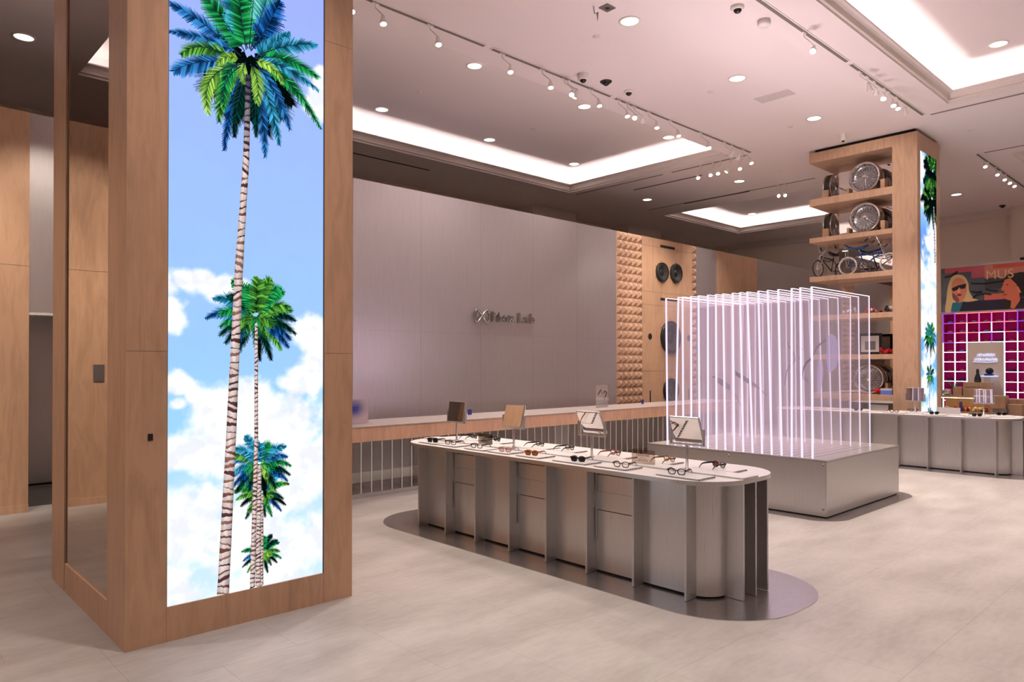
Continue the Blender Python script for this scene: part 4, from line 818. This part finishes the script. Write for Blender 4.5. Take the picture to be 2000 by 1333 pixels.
def bike(t, P0, ud, fm):
    """P0 = ground point under the rear hub, ud = unit direction towards the front wheel"""
    u = Vector(ud); P0 = Vector(P0); up = Vector((0, 0, 1)); sd = u.cross(up)
    def pt(a, h, s_=0): return P0 + u * a + up * h + sd * s_
    r = .19; WB = .80
    for a, nm in ((0, 'rear_wheel'), (WB, 'front_wheel')):
        c = pt(a, r); ring = [c + (u * math.cos(2 * math.pi * i / 28) + up * math.sin(2 * math.pi * i / 28)) * (r - .014) for i in range(28)]
        w_ = MB().tube(ring, .014, 6, 'white_tyre' if fm == 'blue_paint' else 'rubber', closed=True).build(nm, t)
        k = MB()
        for i in range(24): a2 = 2 * math.pi * i / 24; k.tube([c, c + (u * math.cos(a2) + up * math.sin(a2)) * (r - .03)], .0022, 4, 'chrome', cap=False)
        k.tube([c - sd * .03, c + sd * .03], .02, 8, 'chrome'); k.tube([q + (c - q) * .12 for q in ring], .006, 5, 'chrome', closed=True); k.build('spokes', w_)
    k = MB()
    for A, B, rr_ in ((pt(0, r), pt(.32, .17), .009), (pt(.32, .17), pt(.66, .40), .012), (pt(.24, .42), pt(.66, .44), .012), (pt(.24, .42), pt(.45, .36), .010), (pt(.45, .36), pt(.66, .40), .010), (pt(.32, .17), pt(.24, .46), .012), (pt(0, r), pt(.24, .40), .009)): k.tube([A, B], rr_, 7, fm)
    k.tube([pt(.655, .36), pt(.665, .50)], .016, 8, fm); k.build('bike_frame', t)
    k = MB()
    for s_ in (-.04, .04): k.tube([pt(.67, .46, s_), pt(.70, .38, s_), pt(WB, r, s_)], .009, 6, 'chrome')
    k.tube([pt(.67, .48, -.04), pt(.67, .48, .04)], .012, 6, 'chrome'); k.build('fork', t)
    k = MB()
    for s_ in (-1, 1): k.tube([pt(.66, .50), pt(.65, .56, s_ * .06), pt(.60, .72, s_ * .13), pt(.52, .72, s_ * .16), pt(.44, .66, s_ * .17)], .009, 6, 'chrome').tube([pt(.47, .685, s_ * .168), pt(.40, .63, s_ * .172)], .014, 6, 'black')
    k.build('handlebar', t)
    k = MB(); vs_ = []
    for a, h, w_ in ((-.05, .60, .05), (.04, .54, .07), (.16, .50, .07), (.30, .52, .05), (.40, .55, .02)): vs_ += [pt(a, h, -w_), pt(a, h, w_), pt(a, h + .035, w_ * .9), pt(a, h + .035, -w_ * .9)]
    k.add(vs_, [(i * 4 + j, i * 4 + (j + 1) % 4, i * 4 + 4 + (j + 1) % 4, i * 4 + 4 + j) for i in range(4) for j in range(4)] + [(0, 1, 2, 3), (16, 19, 18, 17)], 'black' if fm != 'blue_paint' else 'blue_paint', True); k.tube([pt(.24, .44), pt(.22, .52)], .01, 6, 'chrome'); k.build('saddle', t)
    k = MB()
    for s_ in (-.06, .06): k.tube([pt(0, r, s_), pt(-.03, .60, s_), pt(-.03, .66, s_ * .5)], .006, 6, 'chrome')
    k.tube([pt(-.03, .66, -.03), pt(-.03, .66, .03)], .006, 6, 'chrome'); k.build('backrest_bar', t)
    k = MB()
    c = pt(.32, .17); ring = [c + sd * .03 + (u * math.cos(2 * math.pi * i / 18) + up * math.sin(2 * math.pi * i / 18)) * .06 for i in range(18)]; k.tube(ring, .006, 5, 'chrome', closed=True)
    for i in range(5): a2 = 2 * math.pi * i / 5; k.tube([c + sd * .03, c + sd * .03 + (u * math.cos(a2) + up * math.sin(a2)) * .06], .005, 4, 'chrome')
    k.tube([c + sd * .03, c + sd * .05 + u * .08 - up * .06], .007, 5, 'chrome'); k.tube([c - sd * .03, c - sd * .05 - u * .08 + up * .06], .007, 5, 'chrome'); k.tube([pt(.32, .23, .03), pt(0, r + .02, .03)], .004, 4, 'grey_metal'); k.tube([pt(.32, .11, .03), pt(0, r - .02, .03)], .004, 4, 'grey_metal'); k.build('chainset', t)
t = empty('bicycle', 'small blue lowrider bicycle with white tyres on the third shelf', 'bicycle', (15.05, 5.6, 3.562)); bike(t, (15.05, 6.02, 3.562), (0, -1, 0), 'blue_paint')
t = empty('bicycle', 'small dark lowrider bicycle seen head on at the end of the third shelf', 'bicycle', (15.3, 6.52, 3.562)); bike(t, (15.80, 6.48, 3.562), (-.985, .17, 0), 'dark_paint')
# flowers, frame, wheel on the lower shelves
def flower_bunch(c, cols, label, n=7, r=.03, seed=1, spread=.07, cat='flowers'):
    t = empty('flower_bunch', label, cat, c); rnd = random.Random(seed); k = MB(); g_ = MB()
    for i in range(n):
        x, y, z = c[0] + rnd.uniform(-spread, spread) * .6, c[1] + rnd.uniform(-spread, spread), c[2] + r + rnd.uniform(0, .07); cc = lin(rnd.choice(cols)); k.col = cc
        k.ball((x, y, z), r * .55, 5, 'painted')
        for q in range(6): a = q * 1.05 + i; k.ball((x + r * .5 * math.cos(a) * .8, y + r * .5 * math.cos(a), z + r * .5 * math.sin(a)), r * .45, 5, 'painted')
        g_.tube([(c[0], c[1] + (y - c[1]) * .6, c[2]), (x, y, z - r * .4)], .004, 4, 'leaf_green')
        g_.ball((x + .02, y + rnd.uniform(-.03, .03), c[2] + .015), .022, 4, 'leaf_green', (1, 1, .4))
    k.build('petals', t); g_.build('leaves', t)
mat('leaf_green', (.03, .10, .03), .6); RED = [(200, 20, 40), (170, 10, 30)]; WHT = [(235, 225, 215), (210, 215, 220)]; DK = [(30, 26, 34), (70, 20, 30), (60, 62, 75)]
flower_bunch((14.98, 5.31, 1.937), RED, 'red silk roses beside the framed picture', 7, .04, 2)
flower_bunch((15.02, 5.17, 1.937), WHT + RED, 'white and red flowers against the pillar on the picture shelf', 9, .04, 3, .09)
flower_bunch((14.98, 5.44, 1.148), RED, 'red roses in front of the chrome wheel on the low shelf', 6, .04, 4)
flower_bunch((15.1, 5.30, 1.148), RED + DK, 'dark and red flowers behind the blue box', 8, .035, 5)
flower_bunch((15.0, 5.22, 2.755), WHT + DK, 'white and dark flowers on the shelf below the bicycles, right end', 9, .04, 6, .1)
flower_bunch((15.0, 5.55, 2.755), RED + WHT, 'red and white flowers on the shelf below the bicycles, middle', 8, .035, 7, .1)
flower_bunch((15.0, 5.95, 2.755), WHT, 'white flowers on the shelf below the bicycles, left part', 8, .035, 8, .12)
t = empty('picture_frame', 'black framed pale picture leaning on the lower shelf', 'picture', (15.1, 5.60, 1.937))
MB().box(15.08, 15.11, 5.38, 5.43, 1.937, 2.36, 'black').box(15.08, 15.11, 5.78, 5.83, 1.937, 2.36, 'black').box(15.08, 15.11, 5.43, 5.78, 1.937, 1.985, 'black').box(15.08, 15.11, 5.43, 5.78, 2.31, 2.36, 'black').build('frame', t); MB().box(15.09, 15.10, 5.43, 5.78, 1.985, 2.31, 'top_white').box(15.086, 15.09, 5.50, 5.70, 2.03, 2.20, 'grey_metal').build('print', t)
wire_wheel((15.13, 5.62, 1.148 + .30), 'x', .295, .2, 'chrome wire wheel on the low shelf behind the acrylic plates')
chock(15.06, 15.22, 5.26, 5.31, 1.148, .22, 'wooden block right of the low chrome wheel')
t = empty('product_box', 'small blue and white box on the low shelf', 'box', (14.92, 5.22, 1.148)); k = MB(); k.col = lin((90, 120, 210)); k.box(14.87, 14.93, 5.12, 5.33, 1.148, 1.23, 'painted'); k.build('carton', t); MB().box(14.87, 14.93, 5.12, 5.33, 1.23, 1.27, 'top_white').build('lid', t)

# ================================================================== FAR RIGHT: CAP WALL, MURAL, PROPS
XW = 21.0
mat('cubby_magenta', (.80, .02, .40), .7)
t = empty('cap_display_wall', 'wall of small cubbies edged with glowing white, red and violet light', 'shelving', (XW + .2, 5.0, 0))
ys = [5.98 - .2705 * i for i in range(10)]; zs = [3.045 - .2495 * i for i in range(12)]
MB().box(XW + .28, XW + .32, ys[-1], 6.05, .02, 3.06, 'cubby_magenta').build('back_panel', t)
k = MB()
for i, y in enumerate(ys): k.box(XW + .012, XW + .28, y - .006, y + .006, zs[-1], zs[0], 'cubby_magenta')
k.build('divider', t); k = MB()
for z in zs: k.box(XW + .012, XW + .28, ys[-1], ys[0], z - .006, z + .006, 'cubby_magenta')
k.build('cubby_shelf', t)
MB().box(XW + .0, XW + .28, 5.99, 6.05, 0, 3.06, 'maple_shelf').box(XW, XW + .3, ys[-1], 6.05, 0, .28, 'maple_shelf').build('frame', t)
inpanel = lambda i, j: 2 <= i <= 4 and j >= 3
kk = {}
for j, z in enumerate(zs):
    for i in range(9):
        if 2 <= i <= 4 and j > 3: continue
        m_ = ('led_violet' if i in (0, 6, 7, 8) else 'led_red') if j <= 1 else (('led_violet' if i in (0, 6, 7, 8) else ('led_white' if i in (3, 4) else 'led_red')) if j == 2 else (('led_violet' if i == 0 else 'led_white') if j == 3 else 'led_white'))
        kk.setdefault(m_, MB()).box(XW, XW + .012, ys[i + 1] + .01, ys[i] - .01, z - .010, z + .010, m_)
for i, y in enumerate(ys):
    for j in range(11):
        if i in (3, 4) and j >= 3: continue
        if j == 0: m_ = 'led_violet' if i in (0, 1, 6, 7) else 'led_pink'
        elif j <= 2: m_ = {0: 'led_violet', 2: 'led_white', 4: 'led_white' if j == 1 else 'led_violet', 6: 'led_violet' if j == 1 else 'led_white'}.get(i, 'led_pink' if j == 1 else 'led_white')
        else: m_ = 'led_white'
        kk.setdefault(m_, MB()).box(XW, XW + .012, y - .012, y + .012, zs[j + 1], zs[j], m_)
for m_, q in kk.items(): q.build('light_strip', t)
MB().box(XW + .005, XW + .2, ys[5] + .02, ys[2] - .02, .3, zs[3] - .02, 'wall_paint').build('centre_panel', t)
k = MB(); rnd = random.Random(2)
for row, (ya, yb, zz) in enumerate(((5.20, 4.84, 1.97), (5.27, 4.79, 1.86))):
    y = ya
    while y > yb:
        k.tube([(XW - .01, y + rnd.uniform(-.008, .008), zz - .042), (XW - .01, y - .006 + rnd.uniform(-.012, .012), zz + rnd.uniform(.02, .045)), (XW - .01, y - .02, zz + rnd.uniform(-.02, .01)), (XW - .01, y - .03 + rnd.uniform(-.008, .008), zz + rnd.uniform(.01, .045)), (XW - .01, y - .034, zz - rnd.uniform(.03, .045))], .0075, 5, 'neon_lavender'); y -= .042
k.tube([(XW - .01, 5.3, 1.80), (XW - .01, 5.0, 1.785), (XW - .01, 4.78, 1.80)], .008, 5, 'neon_lavender'); k.build('neon_script', t)
# caps
def make_cap(c):
    o_ = MB(); o_.col = lin(c)
    prof = [(.085, 0), (.083, .03), (.07, .06), (.04, .08), (.001, .086)]; o_.lathe(prof, (0, 0, 0), 'z', 14, 'painted')
    n = 10; vs_ = [(-.07 * 1, -.075 + .15 * i / n, .004) for i in range(n + 1)] + [(-.07 - .07 * math.sin(math.pi * (i / n)), -.075 + .15 * i / n, .004 - .0) for i in range(n + 1)]
    o_.add(vs_, [(i, i + 1, n + 2 + i, n + 1 + i) for i in range(n)], 'painted'); return o_
cp = {}
for nm, c in (('red', (150, 24, 50)), ('lilac', (110, 84, 140)), ('dark', (34, 22, 44)), ('pink', (170, 70, 90))):
    t = empty('cap', 'x', 'cap', (0, 0, -5), 'caps in the lit cubbies', True); crown_ = make_cap(c).build('cap_crown', t); crown_.scale = (.9, .95, .72); cp[nm] = t
used = {}
rnd = random.Random(5)
for j in range(9):
    for i in range(7):
        if inpanel(i, j): continue
        nm = 'lilac' if j == 0 else rnd.choice(['pink', 'red', 'lilac', 'red', 'pink', 'dark'])
        if j == 6 and i < 2: nm = 'dark'
        loc = (XW + .13, (ys[i] + ys[i + 1]) / 2, zs[j + 1] + .007); lab = '%s cap in the lit cubby wall, %s row from top, %s column from left' % (nm, ORD[j], ORD[i])
        if nm in used: dup(cp[nm], loc, label=lab)
        else: cp[nm].location = loc; cp[nm]['label'] = lab; used[nm] = 1
# mural banner
t = empty('mural_banner', 'wide printed banner of a blonde woman and a dark haired woman above the cubbies', 'banner', (XW + .05, 5.1, 3.08))
MB().box(XW + .0, XW + .06, 2.2, 6.03, 3.075, 4.235, 'wall_paint').box(XW - .02, XW + .08, 2.2, 6.04, 4.235, 4.275, 'top_white').build('board', t)
k = MB(); lay = [0]
def art(pts, c, sm=False):
    lay[0] += 1; k.col = lin(c); P = spl(pts, 5) if sm else pts
    n_ = len(P); k.add([(XW - .001 - lay[0] * .0004, y, z) for y, z in P], [tuple(range(n_))], 'painted')
def rect(y0, y1, z0, z1, c): art([(y0, z0), (y1, z0), (y1, z1), (y0, z1)], c)
rect(6.02, 2.2, 3.09, 4.23, (84, 88, 98)); rect(6.02, 5.75, 3.5, 4.1, (96, 104, 112)); rect(5.93, 5.33, 4.10, 4.23, (200, 84, 100)); rect(5.33, 5.04, 3.93, 4.23, (190, 92, 108)); rect(5.04, 2.2, 3.90, 4.23, (205, 130, 112)); rect(5.04, 2.2, 3.62, 3.90, (66, 64, 70)); rect(4.86, 2.2, 4.13, 4.23, (206, 84, 74))
art([(5.93, 4.02), (5.8, 4.05), (5.66, 4.14), (5.64, 4.08), (5.8, 4.0), (5.93, 3.98)], (24, 22, 24), True)
rect(5.05, 4.60, 3.40, 3.50, (225, 110, 70)); rect(5.05, 4.62, 3.35, 3.42, (215, 110, 115)); rect(5.60, 4.2, 3.10, 3.35, (34, 32, 56)); rect(5.98, 5.70, 3.10, 3.30, (110, 110, 112))
# blonde woman
art([(5.92, 3.10), (5.90, 3.4), (5.86, 3.75), (5.78, 3.98), (5.65, 4.05), (5.50, 4.0), (5.40, 3.82), (5.38, 3.6), (5.28, 3.42), (5.18, 3.36), (5.4, 3.33), (5.58, 3.33), (5.75, 3.10)], (226, 196, 140), True)
art([(5.80, 3.10), (5.76, 3.32), (5.60, 3.36), (5.52, 3.33), (5.60, 3.10)], (36, 120, 140)); art([(5.76, 3.85), (5.68, 3.95), (5.54, 3.93), (5.45, 3.78), (5.44, 3.58), (5.50, 3.40), (5.60, 3.32), (5.70, 3.40), (5.77, 3.6)], (222, 142, 112), True)
art([(5.76, 3.58), (5.74, 3.42), (5.64, 3.34), (5.60, 3.38), (5.66, 3.5)], (150, 84, 74), True)
art([(5.78, 3.70), (5.62, 3.77), (5.44, 3.80), (5.47, 3.68), (5.56, 3.67), (5.60, 3.72), (5.64, 3.66), (5.74, 3.62)], (28, 30, 44)); art([(5.62, 3.70), (5.64, 3.60), (5.60, 3.575), (5.57, 3.60)], (242, 176, 140)); art([(5.66, 3.525), (5.60, 3.55), (5.54, 3.52), (5.60, 3.49)], (120, 50, 56), True)
# dark haired woman in profile
art([(4.66, 3.10), (4.64, 3.35), (4.52, 3.42), (4.4, 3.3), (4.2, 3.1)], (40, 38, 38)); art([(4.64, 3.86), (4.56, 3.94), (4.40, 3.97), (4.2, 3.95), (4.1, 3.5), (4.35, 3.4)], (38, 28, 28), True)
art([(4.63, 3.82), (4.50, 3.86), (4.38, 3.72), (4.32, 3.55), (4.30, 3.30), (4.42, 3.10), (4.50, 3.12), (4.48, 3.30), (4.56, 3.33), (4.62, 3.36), (4.60, 3.44), (4.64, 3.48), (4.61, 3.53), (4.70, 3.59), (4.65, 3.70)], (232, 128, 96)); art([(4.62, 3.475), (4.66, 3.45), (4.59, 3.44), (4.55, 3.47)], (150, 50, 50)); art([(4.60, 3.70), (4.53, 3.72), (4.55, 3.685)], (60, 30, 34)); art([(4.36, 3.62), (4.28, 3.64), (4.26, 3.50), (4.34, 3.5)], (240, 150, 118), True); art([(4.5, 3.86), (4.2, 3.99), (3.9, 3.9), (3.9, 3.4), (4.28, 3.5), (4.34, 3.66)], (36, 27, 27))
lay[0] += 1
for P in ([(5.34, 3.80), (5.2, 3.78), (5.0, 3.765), (4.75, 3.79), (4.62, 3.8)], [(5.34, 3.60), (5.22, 3.56), (5.1, 3.57)], [(5.3, 3.42), (5.22, 3.5), (5.05, 3.52), (4.9, 3.48)], [(5.02, 3.62), (4.9, 3.58), (4.76, 3.56)]):
    k.col = lin((20, 18, 20)); k.tube([(XW - .001 - lay[0] * .0004, y, z) for y, z in P], .016, 4, 'painted')
k.col = lin((228, 196, 160)); k.text('MUS', .31, (XW - .001 - lay[0] * .0004 - .001, 5.02, 3.87), (0, -1, 0), (0, 0, 1), .002, 'painted')
k.build('printed_artwork', t)
# low display with lit niche and crates
XN = 20.3; f_ = XN / 21
def yz(y, z): return y * f_, 1.75 + (z - 1.75) * f_
t = empty('display_counter', 'wooden display counter with a warm lit flower niche', 'counter', (XN + .3, 5.2, 0))
MB().box(XN, XN + .55, 3.3, 5.86, 0, .56, 'maple_shelf').box(XN, XN + .55, 3.3, 4.80, .56, .905, 'maple_shelf').box(XN, XN + .55, 4.80, 5.86, .905, .955, 'maple_shelf').box(XN + .45, XN + .55, 4.80, 5.86, .56, .905, 'maple_shelf').build('carcass', t)
MB().box(XN + .05, XN + .08, 4.82, 5.84, .893, .904, 'led_warm').build('light_strip', t)
MB().box(XN - .004, XN, 3.98, 4.0, 0, .905, 'grey_line').build('seam', t)
rnd = random.Random(8)
for i, (y, c, lab) in enumerate([(5.74, WHT, 'white flowers at the left of the warm lit niche'), (5.58, RED, 'red flowers in the warm lit niche, left bunch'), (5.42, RED, 'red flowers around the blue card in the niche'), (5.28, RED + WHT, 'red and white flowers right of the blue card'), (5.14, WHT, 'cream flowers in the middle of the niche'), (5.0, WHT, 'cream flowers right of the middle of the niche'), (4.88, WHT + RED, 'cream and red flowers at the right of the niche')]):
    flower_bunch((XN + .18, y, .56), c, lab, 8, .032, 20 + i, .045)
tag(MB().box(XN + .12, XN + .16, 5.40, 5.46, .56, .80, 'card_blue').build('product_box', base=(XN + .14, 5.43, .56)), 'upright dark blue box among the niche flowers', 'box')
def crate(x, y0, y1, z0, z1, dx, label, txt=False, mt='maple_veneer'):
    t = empty('wooden_crate', label, 'crate', (x + dx / 2, (y0 + y1) / 2, z0)); MB().box(x, x + dx, y0, y1, z0, z1, mt).build('body', t, bevel=.005)
    k = MB(); n_ = 3
    for i in range(1, n_): k.box(x - .001, x, y0, y1, z0 + (z1 - z0) * i / n_ - .002, z0 + (z1 - z0) * i / n_ + .002, 'grey_line')
    if txt:
        for i in range(7): k.box(x - .0015, x, y1 - .08 - i * .05, y1 - .05 - i * .05, z0 + (z1 - z0) * .60, z0 + (z1 - z0) * .70, 'grey_metal')
    k.build('plank_line', t)
crate(XN + .06, 4.80, 5.36, .955, 1.29, .35, 'large pale wooden crate with faint stencil on the display counter', True)
crate(XN + .12, 5.40, 5.60, .955, 1.17, .2, 'small plain wooden crate left of the large one')
crate(XN - .45, 4.36, 4.66, .0, .995, .3, 'tall wooden box with small dark print, right of the right mirror', True)
crate(XN - .38, 4.05, 4.34, 0, .80, .3, 'lower wooden box beside the tall one')
t = empty('silver_bowl', 'shiny silver dome on the display counter beside the far screen', 'bowl', (XN + .13, 5.735, .955)); MB().lathe([(.05, 0), (.10, .03), (.12, .08), (.10, .12), (.05, .15), (.001, .16)], (XN + .13, 5.735, .955), 'z', 20, 'chrome').build('dome', t); MB().lathe([(.06, 0), (.06, .012), (.05, .014)], (XN + .13, 5.735, .955), 'z', 16, 'grey_metal').build('foot', t)
t = empty('potted_plant', 'dark leafy plant behind the silver dome', 'plant', (XN + .44, 5.66, .955)); MB().lathe([(.05, 0), (.07, .12), (.065, .12)], (XN + .44, 5.66, .955), 'z', 14, 'black').build('pot', t); k = MB(); rnd = random.Random(4)
for i in range(16):
    a = rnd.uniform(0, 6.28); L = rnd.uniform(.12, .24); k.tube([(XN + .44, 5.66, 1.07), (XN + .44 + .5 * L * math.cos(a), 5.66 + .5 * L * math.sin(a), 1.07 + L * .9), (XN + .44 + L * math.cos(a), 5.66 + L * math.sin(a), 1.07 + L * .7)], [.004, .012, .002], 4, 'leaf_green')
k.build('foliage', t)
t = empty('figurine', 'tall dark bottle shaped figurine on the large crate', 'figurine', (XN + .2, 5.08, 1.29)); k = MB(); k.col = lin((30, 32, 50)); k.lathe([(.06, 0), (.075, .06), (.06, .14), (.03, .22), (.035, .27), (.03, .32), (.001, .34)], (XN + .2, 5.08, 1.29), 'z', 14, 'painted').build('body', t); k = MB(); k.lathe([(.066, .005), (.078, .05), (.07, .08)], (XN + .2, 5.08, 1.29), 'z', 14, 'leaf_green').build('base_band', t)
t = empty('shoe_box', 'small pale box standing on the right part of the large crate', 'box', (XN + .2, 4.87, 1.29)); MB().box(XN + .14, XN + .26, 4.82, 4.93, 1.29, 1.40, 'top_white').build('carton', t, bevel=.003); MB().box(XN + .135, XN + .265, 4.815, 4.935, 1.40, 1.42, 'top_white').build('lid', t)
t = empty('folded_jacket', 'blue and black folded garment on a small shelf before the neon script', 'garment', (XN + .5, 4.9, 1.44)); k = MB(); k.col = lin((20, 40, 140)); k.box(XN + .42, XN + .58, 4.82, 5.0, 1.452, 1.50, 'painted'); k.build('lower_fold', t, bevel=.015); k = MB(); k.col = lin((26, 26, 36)); k.ball((XN + .5, 4.90, 1.57), .09, 8, 'painted', (.8, 1, .9)); k.build('upper_fold', t)
tag(MB().box(XN + .38, XW + .01, 4.76, 5.10, 1.43, 1.452, 'neon_lavender').build('glow_shelf', base=(XN + .5, 4.9, 1.44)), 'thin lavender glowing shelf under the folded garment', 'shelf')
tag(MB().box(24.28, 24.3, 4.85, 4.97, 4.55, 4.75, 'black').build('wall_speaker', base=(24.29, 4.9, 4.65)), 'small black box mounted high on the far wall', 'speaker')
tag(MB().box(.13, .25, YP - .012, YP - .0005, 1.53, 1.74, 'grey_metal').build('switch_plate', base=(.19, YP, 1.6)), 'dark metal plate on the wood wall, seen in the column mirror', 'wall plate')
